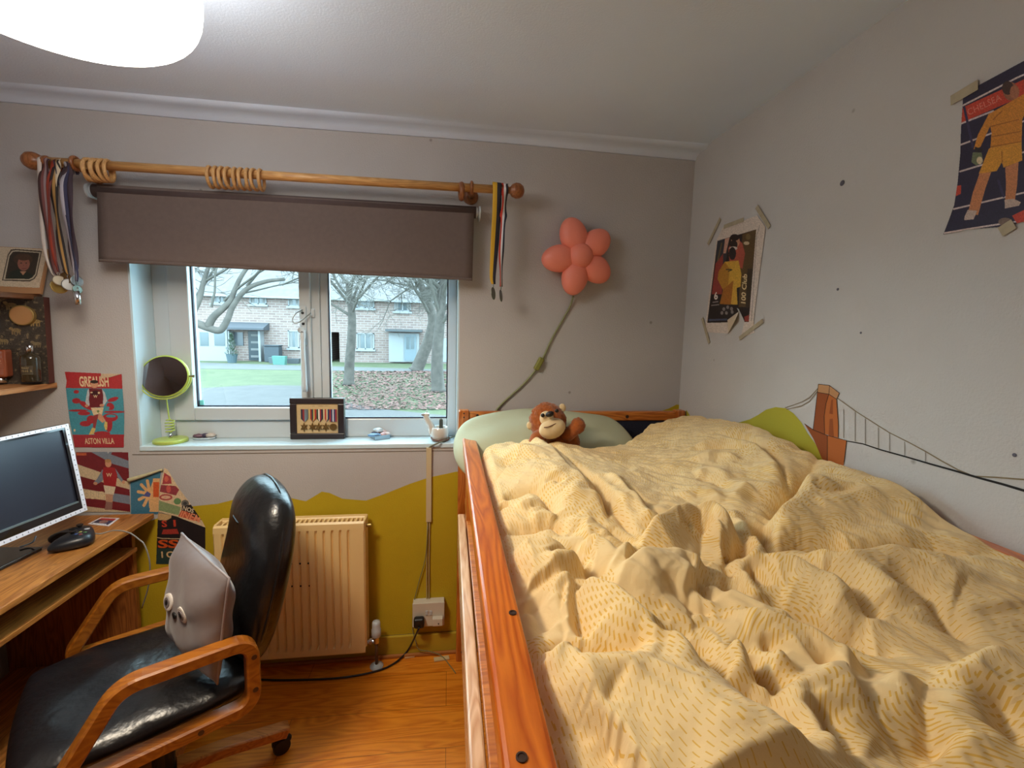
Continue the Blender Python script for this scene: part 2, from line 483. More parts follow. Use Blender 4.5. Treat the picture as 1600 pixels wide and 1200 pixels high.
# mural on the window wall: mustard green hills
ridge = [(-60, 838), (60, 842), (150, 835), (240, 812), (300, 791), (340, 787), (400, 772), (440, 775), (478, 783), (490, 776), (503, 768), (515, 770), (535, 779), (572, 782), (600, 772), (640, 756), (670, 746), (712, 737)]
top = [oY(x, y, YB) for x, y in ridge]
mb = MB(); vs = []; fs = []
for p in top: vs += [(p[0], YB-.0012, p[2]), (p[0], YB-.0012, .1)]
vs += [(XR, YB-.0012, .98), (XR, YB-.0012, .1)]
for i in range(len(ridge)): fs.append((2*i, 2*i+1, 2*i+3, 2*i+2))
mb.add(vs, fs)
p = [oY(x, y, YB) for x, y in [(1030, 643), (1045, 638), (1057, 632), (1066, 633)]]
mb.add([(q[0], YB-.0012, q[2]) for q in p]+[(XR, YB-.0012, p[-1][2]), (XR, YB-.0012, 1.0), (p[0][0], YB-.0012, 1.0)], [tuple(range(7))])
obj('mural_hills', mb, M_green, wall_back, label='mustard green rolling hills painted across the lower wall')
# crack under the sill
mb = MB(); mb.box(WX0-.03, WX1+.04, YB-.0015, YB-.0005, .985, .9875); obj('sill_crack', mb, mat('crack_brown', C255(105, 92, 75), .9), wall_back)

# mural on the right wall: hills and a suspension bridge
XM = XR-.0012
def rw(pts, dx=0): return [oX(x, y, XM-dx) for x, y in pts]
def flat(name, polys, mt, dx=0, label=None):
    mb = MB()
    for P in polys:
        Q = rw(P, dx); tri = tessellate_polygon([[Vector(q) for q in Q]])
        mb.add(Q, [tuple(t) for t in tri])
    return obj(name, mb, mt, wall_right, label=label)
def zz(P): return [(1240+x/4.444, 590+y/4.444) for x, y in P]
flat('mural_hill', [[(1100, 790), (1100, 668), (1155, 660), (1172, 655), (1185, 648), (1197, 640), (1212, 636), (1228, 638), (1240, 646), (1252, 660), (1262, 677), (1273, 692), (1282, 708), (1300, 740), (1310, 800)], [(1073, 700), (1072, 640), (1076, 646), (1082, 655), (1090, 700)]], wallmat('olive_mural_paint', C255(178, 172, 52), spots=False, bump=.2, var=.06), label='mustard green hill painted on the wall')
M_o1 = mat('mural_orange_dark', C255(150, 78, 34), .85); M_o2 = mat('mural_orange', C255(186, 104, 46), .85); M_o3 = mat('mural_orange_pale', C255(190, 140, 96), .85)
tower = flat('mural_tower', [zz([(165, 102), (245, 115), (225, 180), (212, 270), (215, 392), (135, 362)])], M_o1, .0002, label='orange bridge tower painted on the wall')
flat('mural_tower_face', [zz([(245, 115), (298, 148), (303, 220), (310, 320), (310, 418), (215, 392), (212, 270), (225, 180)])], M_o2, .0002)
flat('mural_tower_cap', [zz([(172, 45), (250, 55), (245, 115), (165, 102)]), zz([(250, 55), (318, 108), (298, 150), (245, 115)])], M_o3, .0003)
flat('mural_tower_opening', [zz([(262, 155), (273, 152), (273, 255), (248, 250)]), zz([(250, 288), (272, 285), (280, 412), (243, 402)])], M_o1, .0004)
flat('mural_pier', [zz([(75, 320), (135, 360), (235, 402), (234, 600), (195, 560), (140, 430)])], M_o1, .0003)
flat('mural_pier_face', [zz([(235, 402), (368, 437), (350, 587), (340, 650), (234, 600)])], M_o2, .0003)
def stroke(P, w0, w1):
    out = []; n = len(P)
    for i in range(n-1):
        a, b = np.array(P[i], float), np.array(P[i+1], float); t = b-a; nn = np.array([-t[1], t[0]])/np.linalg.norm(t)/2
        wa = w0+(w1-w0)*i/(n-1); wb = w0+(w1-w0)*(i+1)/(n-1)
        out.append([a+nn*wa, b+nn*wb, b-nn*wb, a-nn*wa])
    return out
M_ink = mat('mural_black', C255(24, 22, 24), .8); M_cab = mat('mural_grey_brown', C255(132, 118, 92), .85); M_hang = mat('mural_grey', C255(142, 136, 124), .85)
flat('mural_road', stroke(zz([(368, 440), (480, 460), (600, 500), (780, 550), (950, 600), (1130, 650), (1300, 700), (1450, 740), (1600, 785), (2000, 905)]), 1.4, 4.4), M_ink, .0005)
flat('mural_cable', stroke(zz([(300, 140), (440, 240), (660, 380), (800, 450), (920, 515), (1030, 580), (1140, 640), (1250, 685), (1400, 692), (1600, 708), (2000, 690)]), 1.3, 2.6)
     + stroke(zz([(168, 75), (110, 140), (60, 168), (0, 190), (-60, 210)]), 1.2, 1.2)+stroke(zz([(166, 95), (110, 165), (55, 196), (0, 210), (-50, 222)]), 1.2, 1.2), M_cab, .0004)
flat('mural_hangers', [q for x, a, b in [(347, 220, 420), (427, 237, 442), (497, 285, 462), (588, 345, 492), (666, 385, 512), (770, 445, 542), (915, 515, 582)] for q in stroke(zz([(x, a), (x, b)]), 1, 1)], M_hang, .0003)
for P in ([(172, 45), (250, 55), (318, 108)], [(165, 102), (245, 115), (298, 150)], [(172, 45), (165, 102), (135, 362)], [(250, 55), (245, 115), (225, 180), (212, 270), (215, 392)], [(318, 108), (298, 150), (303, 220), (310, 320), (310, 418)], [(75, 320), (135, 362), (235, 402), (368, 437), (350, 587)], [(235, 402), (234, 600)]):
    flat('mural_outline', stroke(zz(P), .8, .8), M_ink, .0006)
# blue-tack scars on the right wall
for x, y, r in ((1316, 286, .008), (1309, 452, .004), (1585, 711, .004), (1345, 520, .003)):
    c = oX(x, y, XR-.001); mb = MB(); mb.ell(c, (.001, 0, 0), (0, r, 0), (0, 0, r), 10, 6); obj('wall_mark', mb, mat('blue_tack_mark', C255(96, 96, 108), .9), wall_right, smooth=True)

# ================================================================== WINDOW
win = thing('window_1', ((WX0+WX1)/2, 2.18, WZ0), 'white plastic double window', 'window'); del win['label'], win['category']; win['kind'] = 'structure'
YW, YS, YG = 2.165, 2.147, 2.185
xe = lambda px, y: oY(px, 520, y)[0]
zf = oY(380, 657, YW)[2]
xa = xe(266, YW); xm0 = xe(484, YW); xm1 = xe(497, YW)
mb = MB()
mb.box(WX0+.008, xa, YW, YW+.06, WZ0, WZ1-.008); mb.box(xa, xm0, YW, YW+.06, WZ0, zf); mb.box(xa, WX1-.008, YW, YW+.06, WZ1-.06, WZ1-.008)
mb.box(xm0, xm1+.01, YW, YW+.06, WZ0, WZ1-.06)
obj('outer_frame', mb, M_upvc, win, bevel=.004)
gx0, gx1 = xe(513, YW), oY(699, 600, YW)[0]; gz = oY(600, 654, YW)[2]
mb = MB(); mb.box(xm1+.01, gx0, YW+.004, YW+.06, WZ0, WZ1-.06); mb.box(gx1, WX1-.008, YW+.004, YW+.06, WZ0, WZ1-.06); mb.box(gx0, gx1, YW+.004, YW+.06, WZ0, gz)
obj('fixed_frame', mb, M_upvc, win, bevel=.006)
lx0, lx1 = oY(297, 520, YS)[0], oY(468, 520, YS)[0]; lz = oY(380, 637, YS)[2]; sx1 = xe(486, YS)
mb = MB(); mb.box(xa+.004, lx0, YS, YW+.05, zf+.004, 1.98); mb.box(lx1, sx1, YS, YW+.05, zf+.004, 1.98); mb.box(lx0, lx1, YS, YW+.05, zf+.004, lz); mb.box(lx0, lx1, YS, YW+.05, 1.92, 1.98)
sash = obj('opening_sash', mb, M_upvc, win, bevel=.005)
mb = MB()
for (a, b, c) in ((lx0, lx1, lz), (gx0, gx1, gz)):
    mb.box(a, a+.005, YG-.012, YG, c, 1.93); mb.box(b-.005, b, YG-.012, YG, c, 1.93); mb.box(a, b, YG-.012, YG, c, c+.006)
obj('glazing_seal', mb, M_seal, win)
def glassmat():
    mt = bpy.data.materials.new('window_glass'); mt.use_nodes = True; nt = mt.node_tree; nt.nodes.clear()
    o = nt.nodes.new('ShaderNodeOutputMaterial'); mx = nt.nodes.new('ShaderNodeMixShader'); t = nt.nodes.new('ShaderNodeBsdfTransparent')
    g = nt.nodes.new('ShaderNodeBsdfGlossy'); g.inputs['Roughness'].default_value = .02; lw = nt.nodes.new('ShaderNodeLayerWeight'); lw.inputs[0].default_value = .5; pw_ = nt.nodes.new('ShaderNodeMath'); pw_.operation = 'POWER'; pw_.inputs[1].default_value = 5; f = nt.nodes.new('ShaderNodeMath'); f.operation = 'MULTIPLY_ADD'; f.inputs[1].default_value = .5; f.inputs[2].default_value = .02; nt.links.new(lw.outputs['Facing'], pw_.inputs[0]); nt.links.new(pw_.outputs[0], f.inputs[0])
    t.inputs['Color'].default_value = (.96, .985, .98, 1)
    nt.links.new(f.outputs[0], mx.inputs[0]); nt.links.new(t.outputs[0], mx.inputs[1]); nt.links.new(g.outputs[0], mx.inputs[2]); nt.links.new(mx.outputs[0], o.inputs[0])
    return mt
M_glass = glassmat()
for (a, b, c) in ((lx0, lx1, lz), (gx0, gx1, gz)):
    mb = MB(); mb.box(a, b, YG, YG+.004, c, 1.95); obj('glass_pane', mb, M_glass, win)
# sticker in the corner of the left pane
c = oY(311, 630, YG-.001); mb = MB(); mb.box(c[0]-.02, c[0]+.02, YG-.0015, YG-.0005, c[2]-.014, c[2]+.014); obj('corner_sticker', mb, mat('cyan_sticker', C255(120, 215, 215), .5), win)
# handle
hc = lambda x, y, d=0: oY(x, y, YS-d)
mb = MB(); a, b = hc(474, 478), hc(479, 614)
mb.box(a[0]-.012, a[0]+.013, YS-.009, YS, hc(477, 540)[2], a[2])
hd = obj('handle_plate', mb, M_upvc, win, bevel=.006)
mb = MB(); mb.tube(crom([hc(473, 516, .02), hc(473, 530, .035), hc(474, 560, .042), hc(477, 612, .04)], 5), [.013]*5+[.01]*11, 10); mb.lathe([(.013, 0), (.013, .03)], hc(473, 516), (0, -1, 0))
obj('handle_lever', mb, M_upvc, hd, smooth=True)
mb = MB()
for (x, y, d) in ((473, 489, .01), (474, 506, .01), (472, 520, .036)): mb.lathe([(.006, 0), (.006, .004)], hc(x, y, d-.002), (0, -1, 0), 12)
obj('lock_button', mb, M_black, hd)
mb = MB(); a = hc(486, 489, .0); mb.box(a[0]-.012, a[0]+.012, YW-.01, YW, a[2]-.02, a[2]+.02)
rs = obj('restrictor_bracket', mb, M_upvc, win, bevel=.004)
mb = MB(); mb.tube(crom([hc(473, 484, .01), hc(463, 489, .03), hc(457, 498, .04), hc(459, 504, .045), hc(468, 503, .04), hc(486, 489, .01)], 7), .0025, 8)
obj('restrictor_cable', mb, mat('steel_cable', C255(150, 152, 150), .35, .8), rs, smooth=True)

# ================================================================== OUTSIDE
GZ = -.6
def facademat(name, c1, c2, mo):
    mt = bpy.data.materials.new(name); mt.use_nodes = True; nt = mt.node_tree; b = nt.nodes['Principled BSDF']; b.inputs['Roughness'].default_value = .9
    tc = nt.nodes.new('ShaderNodeTexCoord'); sp = nt.nodes.new('ShaderNodeSeparateXYZ'); cb = nt.nodes.new('ShaderNodeCombineXYZ'); ad = nt.nodes.new('ShaderNodeMath')
    nt.links.new(tc.outputs['Object'], sp.inputs[0]); nt.links.new(sp.outputs[0], ad.inputs[0]); nt.links.new(sp.outputs[1], ad.inputs[1])
    nt.links.new(ad.outputs[0], cb.inputs[0]); nt.links.new(sp.outputs[2], cb.inputs[1])
    br = nt.nodes.new('ShaderNodeTexBrick'); br.inputs['Scale'].default_value = 1; br.inputs['Brick Width'].default_value = .44; br.inputs['Row Height'].default_value = .15; br.inputs['Mortar Size'].default_value = .022
    br.inputs['Color1'].default_value = (*c1, 1); br.inputs['Color2'].default_value = (*c2, 1); br.inputs['Mortar'].default_value = (*mo, 1)
    nt.links.new(cb.outputs[0], br.inputs['Vector']); nt.links.new(br.outputs['Color'], b.inputs['Base Color'])
    return mt
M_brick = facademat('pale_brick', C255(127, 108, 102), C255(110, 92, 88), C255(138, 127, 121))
M_render = mat('white_render', C255(130, 132, 134), .8)
M_tile = mat('roof_tile', C255(89, 85, 85), .9, var=.15, vscale=3)
M_pane = mat('distant_pane', C255(70, 80, 84), .15, spec=.6)
M_curt = mat('net_curtain', C255(111, 111, 110), .8)
YH = 30.0
def fx(px): return oY(px, 520, YH)[0]
def house(x0, x1, label):
    t = thing('terraced_house', ((x0+x1)/2, YH+3, GZ), label, 'house', 'terraced houses across the green'); return t
def hwin(t, px0, py0, px1, py1, n=2, lintel=True):
    a, b = oY(px0, py0, YH), oY(px1, py1, YH); x0, x1, z1, z0 = a[0], b[0], a[2], b[2]
    mb = MB(); w = .07
    mb.box(x0, x1, YH-.06, YH+.05, z0, z0+w); mb.box(x0, x1, YH-.06, YH+.05, z1-w, z1)
    for i in range(n+1):
        xx = x0+(x1-x0-w)*i/n; mb.box(xx, xx+w, YH-.06, YH+.05, z0, z1)
    mb.box(x0-.08, x1+.08, YH-.14, YH+.02, z0-.12, z0)
    f = obj('window', mb, M_render, t)
    mb = MB(); mb.box(x0+.02, x1-.02, YH-.01, YH+.02, z0+.02, z1-.02); obj('pane', mb, M_pane, f)
    mb = MB(); mb.box(x0+w, x0+w+.18, YH-.02, YH-.005, z0+w, z1-w); obj('curtain', mb, M_curt, f)
    mb = MB(); mb.box(x1-w-.18, x1-w, YH-.02, YH-.005, z0+w, z1-w); obj('curtain', mb, M_curt, f)
ze = oY(480, 463, YH)[2]                      # eaves
xp0, xp1 = fx(510), fx(530)                   # covered passage between the houses
def shell(t, x0, x1, gap=None):
    mb = MB()
    mb.box(x0, (xp0 if x0 < -20 else x1), YH, YH+7, GZ, ze)
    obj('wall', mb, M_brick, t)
    mb = MB(); mb.prism([(x0, YH-.35, ze-.1), (x0, YH+3.5, ze+2.6), (x0, YH+7.3, ze-.1)], (x1-x0, 0, 0)); obj('roof', mb, M_tile, t)
    mb = MB(); mb.box(x0, x1, YH-.42, YH-.32, ze-.2, ze-.08); obj('gutter', mb, M_render, t)
hl = house(-22, xp0, 'pale brick house with white bay and dark panelled front door')
shell(hl, -24, xp1-.001)
zt = oY(520, 519, YH)[2]
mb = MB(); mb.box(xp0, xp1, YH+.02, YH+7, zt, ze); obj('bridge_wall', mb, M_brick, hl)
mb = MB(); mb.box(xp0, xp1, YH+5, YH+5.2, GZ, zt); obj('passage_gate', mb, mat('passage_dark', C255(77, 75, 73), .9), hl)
hr = house(xp1, 8, 'pale brick house with white glazed porch and small flat canopy')
shell(hr, xp1, 12)
for q in ((390, 458, 417, 476), (450, 461, 469, 479), (330, 455, 356, 474)): hwin(hl, *q, n=1 if q[0] == 450 else 2)
hwin(hl, 450, 516, 468, 544, 1)
for q in ((557, 467, 585, 482), (616, 471, 642, 487), (557, 520, 585, 546)): hwin(hr, *q)
# white bay with two windows
def fbox(px0, py0, px1, py1, d0, d1, mb=None):
    a, b = oY(px0, py0, YH), oY(px1, py1, YH); mb = mb or MB(); mb.box(a[0], b[0], YH-d0, YH+d1, b[2], a[2]); return mb
bay = obj('bay', fbox(313, 514, 363, 565, .5, 0), M_render, hl, bevel=.02)
for a, b in ((319, 333), (341, 358)): obj('pane', fbox(a, 519, b, 540, .52, 0), M_pane, bay)
obj('porch_pier', fbox(363, 517, 367, 564, .6, 0), M_render, hl); obj('porch_pier', fbox(409, 517, 414, 564, .6, 0), M_render, hl)
mb = MB(); a, b = oY(360, 503, YH), oY(421, 513, YH); mb.prism([(a[0], YH, a[2]), (a[0], YH-.95, b[2]), (a[0], YH-.95, b[2]-.12), (a[0], YH, b[2]-.12)], (b[0]-a[0], 0, 0)); obj('porch_roof', mb, mat('grey_tiles', C255(67, 69, 75), .8), hl)
dr = obj('front_door', fbox(388, 517, 410, 563, .08, 0), mat('slate_blue_door', C255(35, 47, 54), .4), hl)
for k in range(4): obj('door_light', fbox(393, 522+k*11, 405, 525.5+k*11, .1, 0), M_curt, dr)
obj('side_window', fbox(366, 519, 381, 540, .06, 0), mat('dark_pane', C255(73, 80, 87), .2), hl)
obj('porch', fbox(609, 520, 655, 565, .5, 0), M_render, hr)
pd = obj('front_door', fbox(633, 523, 651, 563, .56, 0), mat('pale_blue_door', C255(101, 113, 120), .4), hr)
obj('pane', fbox(636, 526, 641, 545, .58, 0, fbox(643, 526, 648, 545, .58, 0)), M_pane, pd)
mb = MB(); fbox(605, 514, 660, 519, 1.0, 0, mb); obj('canopy', mb, mat('grey_canopy', C255(73, 77, 80), .8), hr)
obj('garage_door', fbox(676, 528, 720, 566, .05, 0), M_render, hr)
# bins and pots beside the dark front door
def prop(name, label, cat, mb, mt, group=None, **k): return tag(obj(name, mb, mt, **k), label, cat, group)
c = oY(424, 560, 29.4); mb = MB(); mb.box(c[0]-.3, c[0]+.55, c[1]-.3, c[1]+.3, GZ, GZ+.95); bn = thing('wheelie_bin', (c[0], c[1], GZ), 'slate coloured bin standing right of the dark front door', 'bin')
obj('bin_body', mb, mat('bin_slate', C255(49, 57, 64), .6), bn, bevel=.04)
mb = MB(); mb.box(c[0]-.33, c[0]+.58, c[1]-.34, c[1]+.34, GZ+.95, GZ+1.03); obj('bin_lid', mb, mat('bin_lid_slate', C255(44, 52, 59), .6), bn, bevel=.03)
for x, y, h, lb, col in ((431, 566, .35, 'small grey trough on the paving outside the slate bin', (72, 80, 84)), (437, 562, .5, 'small green plant trough beside the slate bin', (70, 112, 104)), (459, 566, .3, 'small dark trough below the single front window', (64, 68, 72))):
    c = oY(x, y, 28.2 if h < .4 else 27.2); mb = MB(); mb.prism([(c[0]-.3, c[1]-.15, GZ), (c[0]+.3, c[1]-.15, GZ), (c[0]+.36, c[1]-.18, GZ+h), (c[0]-.36, c[1]-.18, GZ+h)], (0, .35, 0)); prop('plant_trough', lb, 'planter', mb, mat('trough_%d' % x, C255(*col), .7))
c = oZ(369, 566, GZ); pt = thing('potted_conifer', (c[0], c[1]-.5, GZ), 'small potted conifer between white bay and dark front door', 'plant')
mb = MB(); mb.lathe([(.22, 0), (.3, .5), (.26, .5), (.2, .42)], (c[0], c[1]-.5, GZ), seg=14); obj('pot', mb, mat('pot_blue_grey', C255(61, 78, 85), .6), pt)
mb = MB()
for k in range(260):
    h = random.random(); a = random.random()*6.3; r = .38*(1-h)**.7*(.5+.5*random.random())
    q = np.array((c[0]+r*math.cos(a), c[1]-.5+r*math.sin(a), GZ+.42+1.25*h)); d = np.array((math.cos(a), math.sin(a), .9))*.09; e = np.array((-math.sin(a), math.cos(a), 0))*.03
    mb.add([q-e, q+e, q+d], [(0, 1, 2)])
obj('foliage', mb, mat('conifer_green', C255(52, 73, 56), .9), pt, fix=False)
# ground
def groundmat(name, c1, c2, scale, c3=None):
    mt = mat(name, c1, .95); nt = mt.node_tree; b = nt.nodes['Principled BSDF']; tc = [q for q in nt.nodes if q.type == 'TEX_COORD'][0]
    n = nt.nodes.new('ShaderNodeTexNoise'); n.inputs['Scale'].default_value = scale; n.inputs['Detail'].default_value = 8; n.inputs['Roughness'].default_value = .7
    r = nt.nodes.new('ShaderNodeValToRGB'); r.color_ramp.elements[0].position = .35; r.color_ramp.elements[1].position = .65
    r.color_ramp.elements[0].color = (*c1, 1); r.color_ramp.elements[1].color = (*c2, 1)
    nt.links.new(tc.outputs['Object'], n.inputs['Vector']); nt.links.new(n.outputs['Fac'], r.inputs['Fac']); nt.links.new(r.outputs['Color'], b.inputs['Base Color'])
    return mt
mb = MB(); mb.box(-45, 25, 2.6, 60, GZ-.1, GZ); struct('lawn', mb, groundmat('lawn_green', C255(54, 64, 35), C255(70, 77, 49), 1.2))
def slab(name, pts, z, mt):
    mb = MB(); P = [tuple(oZ(x, y, GZ)[:2])+(GZ,) for x, y in pts]; mb.prism(P, (0, 0, z)); return struct(name, mb, mt)
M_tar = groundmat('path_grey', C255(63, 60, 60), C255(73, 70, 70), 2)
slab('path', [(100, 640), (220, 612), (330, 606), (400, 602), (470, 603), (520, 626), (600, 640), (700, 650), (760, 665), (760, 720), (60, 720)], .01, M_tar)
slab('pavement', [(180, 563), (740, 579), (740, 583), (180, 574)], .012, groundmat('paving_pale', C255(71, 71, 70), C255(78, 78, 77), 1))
# leaf litter: countless fallen leaves under the trees
mb = MB()
for k in range(9000):
    x = random.uniform(505, 720); y = 581+60*random.random()**1.4
    if x < 560 and random.random() < (560-x)/70: continue
    p = oZ(x, y, GZ); s_ = random.uniform(.03, .065)*(.5+p[1]/25); a = random.random()*6.3
    u = np.array((math.cos(a), math.sin(a), random.uniform(-.3, .3)))*s_; v = np.array((-math.sin(a), math.cos(a), random.uniform(-.3, .3)))*s_*.6
    p = p+np.array((0, 0, .02+.3*s_)); mb.add([p-u, p+v, p+u, p-v], [(0, 1, 2, 3)], k % 3)
lt = tag(obj('leaf_litter', mb, [mat('leaf_a', C255(96, 62, 56), .9), mat('leaf_b', C255(112, 78, 72), .9), mat('leaf_c', C255(80, 54, 48), .9)], fix=False), 'brown fallen leaves scattered over the grass under the trees', 'leaves'); lt['kind'] = 'stuff'
# bare trees
M_bark = mat('grey_bark', C255(73, 68, 63), .95, var=.3, vscale=5)
M_twig = mat('pale_twig', C255(80, 76, 70), .95)
def tree(base, pts, rad, label, seed, depth=5, spread=.7, first=None, starts=None, n0=9):
    R = random.Random(seed); t = thing('bare_tree', base, label, 'tree', 'bare trees on the green')
    tr = MB(); br = MB(); path = crom(pts, 6); n = len(path)
    tr.tube(path, [rad*(1.25 if i == 0 else 1)*(1-.5*i/n) for i in range(n)], 12)
    obj('trunk', tr, M_bark, t, smooth=True)
    def grow(p, d, L, r, k):
        q = [p]; dd = d/np.linalg.norm(d)
        for i in range(4):
            dd = dd+np.array([R.gauss(0, .16), R.gauss(0, .16), R.gauss(.03, .12)]); dd /= np.linalg.norm(dd); q.append(q[-1]+dd*L/4)
        rr = [max(.0055, r*(1-.5*i/4)) for i in range(5)]
        br.tube(q, rr, 6 if r > .03 else 3, caps=False)
        if k <= 0: return
        for j in range(3 if k > 1 else 6):
            s_ = q[R.choice([2, 3, 4, 4])]; e = dd+np.array([R.gauss(0, spread), R.gauss(0, spread), R.gauss(.05, spread*.8)])
            grow(s_, e, L*R.uniform(.6, .85), r*.55, k-1)
    for i in range(n0):
        p = path[int(n*(.62+.36*i/max(1, n0-1)))-1]; a = 2.4*i+seed
        grow(p, np.array([math.cos(a), .6*math.sin(a), .9]), R.uniform(1.7, 2.5), rad*.31, depth)
    for (p, d, L, r) in (starts or []): grow(np.array(p), np.array(d, float), L, r, depth-1)
    obj('branches', br, M_twig, t, smooth=True, fix=False); return t
def up(px, py, Y): return oY(px, py, Y)
b = oZ(545, 602, GZ)
tree(b, [b, up(546, 570, b[1]), up(549, 530, b[1]), up(550, 495, b[1]), up(547, 470, b[1]), up(544, 440, b[1])], .2, 'bare tree with straight trunk in the middle of the right pane', 3)
b = oZ(650, 580, GZ)
tree(b, [b, up(660, 556, b[1]), up(670, 530, b[1]), up(676, 500, b[1]), up(668, 470, b[1]), up(655, 440, b[1])], .34, 'bare leaning tree farther back beside the white porch', 8)
b = oZ(685, 612, GZ)
tree(b, [b, up(683, 580, b[1]), up(684, 545, b[1]), up(687, 510, b[1]), up(690, 475, b[1]), up(694, 430, b[1])], .24, 'nearest bare tree at the right edge of the right pane', 12)
# big tree left of the window whose thick limb dips into view
yb = 9.0; b = np.array(oZ(262, 640, GZ)); b[1] = yb; b[0] = up(200, 560, yb)[0]; b[2] = GZ
t = tree(b, [b, b+[.1, 0, 1.2], up(235, 500, yb), up(240, 440, yb), up(250, 380, yb)], .3, 'large bare tree at the left whose thick limb dips across the left pane', 21, n0=4,
     starts=[(up(350, 470, yb), (.8, 0, .7), 1.5, .03), (up(385, 447, yb), (.5, .2, .8), 1.3, .03), (up(318, 440, yb), (.6, 0, .5), 1.3, .03), (up(330, 480, yb), (.2, -.2, 1), 1.2, .025), (up(440, 445, yb), (1, 0, .3), 1.2, .02), (up(300, 470, yb), (.7, .1, .8), 1.3, .03), (up(372, 460, yb), (.9, .1, .2), 1.3, .02)])
mb = MB()
mb.tube(crom([up(235, 500, yb), up(285, 520, yb), up(305, 506, yb), up(325, 512, yb), up(344, 516, yb), up(356, 498, yb), up(364, 478, yb), up(385, 452, yb), up(415, 440, yb), up(445, 436, yb)], 6), np.linspace(.085, .03, 55), 10)
mb.tube(crom([up(325, 511, yb), up(333, 496, yb), up(348, 482, yb), up(360, 470, yb), up(366, 455, yb), up(378, 430, yb), up(400, 400, yb)], 6), np.linspace(.07, .03, 37), 10)
mb.tube(crom([up(285, 519, yb), up(300, 490, yb), up(312, 465, yb), up(318, 440, yb), up(330, 405, yb)], 6), np.linspace(.07, .03, 25), 10)
obj('limb', mb, M_bark, t, smooth=True)

# ================================================================== LIGHT
w = bpy.data.worlds.new('overcast_sky'); S.world = w; w.use_nodes = True
bg = w.node_tree.nodes['Background']; bg.inputs['Color'].default_value = (.60, .86, 1.0, 1); bg.inputs['Strength'].default_value = 9.6
S.view_settings.view_transform = 'Standard'; S.view_settings.look = 'None'; S.view_settings.gamma = 1; S.view_settings.use_curve_mapping = False
S.view_settings.exposure = 0.42
S.cycles.use_denoising = True
# ceiling lamp: opal drum shade, lit
lc = (-.72, .98)
lamp = thing('ceiling_lamp', (*lc, ZC), 'glowing round opal lampshade on the ceiling', 'lamp')
mb = MB(); prof = []
for k in range(33):
    a = -PI/2+PI*k/32; cc, ss = math.cos(a), math.sin(a)
    prof.append((.24*abs(cc)**.62, 2.178+.108*math.copysign(abs(ss)**.62, ss)))
mb.lathe(prof, (*lc, 0), seg=56)
obj('lamp_shade', mb, mat('lit_opal_shade', (.9, .85, .75), .5, emit=(1.0, .94, .86, 6.5)), lamp, smooth=True)
ld = bpy.data.lights.new('lamp_bulb', 'SPOT'); ld.energy = 52; ld.color = (1.0, .84, .62); ld.spot_size = math.radians(172); ld.spot_blend = .6; ld.shadow_soft_size = .13
lo = bpy.data.objects.new('lamp_bulb', ld); COL.objects.link(lo); lo.location = (lc[0], lc[1], 2.05); child(lo, lamp)
mb = MB(); mb.lathe([(.05, ZC-.001), (.05, ZC-.03), (.015, ZC-.04), (.012, ZC-.09)], (*lc, 0)); obj('ceiling_rose', mb, M_upvc, lamp, smooth=True)
# ================================================================== CURTAIN POLE, BLIND, MEDALS
M_pole = wood('pole_wood', C255(190, 138, 80), C255(222, 172, 108), 0, 1.5, rough=.4, knots=False)
M_dark = wood('turned_wood_brown', C255(120, 72, 38), C255(160, 100, 56), 2, 2, rough=.35, knots=False)
M_ring = wood('ring_wood', C255(186, 138, 80), C255(216, 170, 112), 2, 3, rough=.45, knots=False)
YP = 1.925
pl_, pr_ = oY(75, 253, YP), oY(790, 297, YP)
def on_pole(px):
    t = oY(px, 253+(px-75)*44/715, YP); k = (t[0]-pl_[0])/(pr_[0]-pl_[0])
    return pl_+(pr_-pl_)*k
pdir = (pr_-pl_)/np.linalg.norm(pr_-pl_)
pole = thing('curtain_pole', (*on_pole(430)[:2], on_pole(430)[2]), 'long pale wooden curtain pole above the roller blind', 'curtain pole')
mb = MB(); mb.tube([pl_, pr_], .0165, 20); obj('pole_rod', mb, M_pole, pole, smooth=True, bevel=0)
fin = [(.0165, -.004), (.021, 0), (.021, .008), (.013, .012), (.013, .018), (.024, .026), (.031, .042), (.030, .058), (.021, .072), (.006, .078)]
mb = MB(); mb.lathe(fin, pr_, pdir, 20); obj('finial', mb, M_dark, pole, smooth=True)
mb = MB(); mb.lathe(fin, pl_, -pdir, 20); obj('finial', mb, M_dark, pole, smooth=True)
for px, nm in ((118, 'bracket'), (737, 'bracket')):
    c = on_pole(px); mb = MB()
    mb.tube([(c[0], c[1], c[2]-.004), (c[0], YB-.012, c[2]-.004)], [.019, .014], 14); mb.lathe([(.034, 0), (.034, -.006), (.026, -.014), (.016, -.018)], (c[0], YB-.001, c[2]-.004), (0, 1, 0), 18)
    mb.torus(c, pdir, .021, .007, 20); obj(nm, mb, M_dark, pole, smooth=True)
def ring(px, tilt, label, group, drop=.019, mt=M_ring, R=.036, r=.0062):
    c = on_pole(px).copy(); c[2] -= drop
    ax = np.array([1, tilt, 0.02]); mb = MB(); mb.torus(c, ax, R, r, 28, 0)
    return tag(obj('curtain_ring', mb, mt, smooth=True), label, 'curtain ring', group)
for k, px in enumerate(np.linspace(329, 408, 9)):
    ring(px, random.uniform(-.12, .12), 'pale wooden curtain ring in the bunch at the middle of the pole', 'curtain rings bunched in the middle')
for k, px in enumerate((136, 143, 150, 157, 164, 170)):
    ring(px, random.uniform(-.3, .3), 'pale wooden curtain ring slid to the left end above the blind corner', 'curtain rings at the left end')
c = on_pole(721); r_ = ring(721, .1, 'dark wooden ring hanging alone near the right end of the pole', None, .016, M_dark, .027, .011)

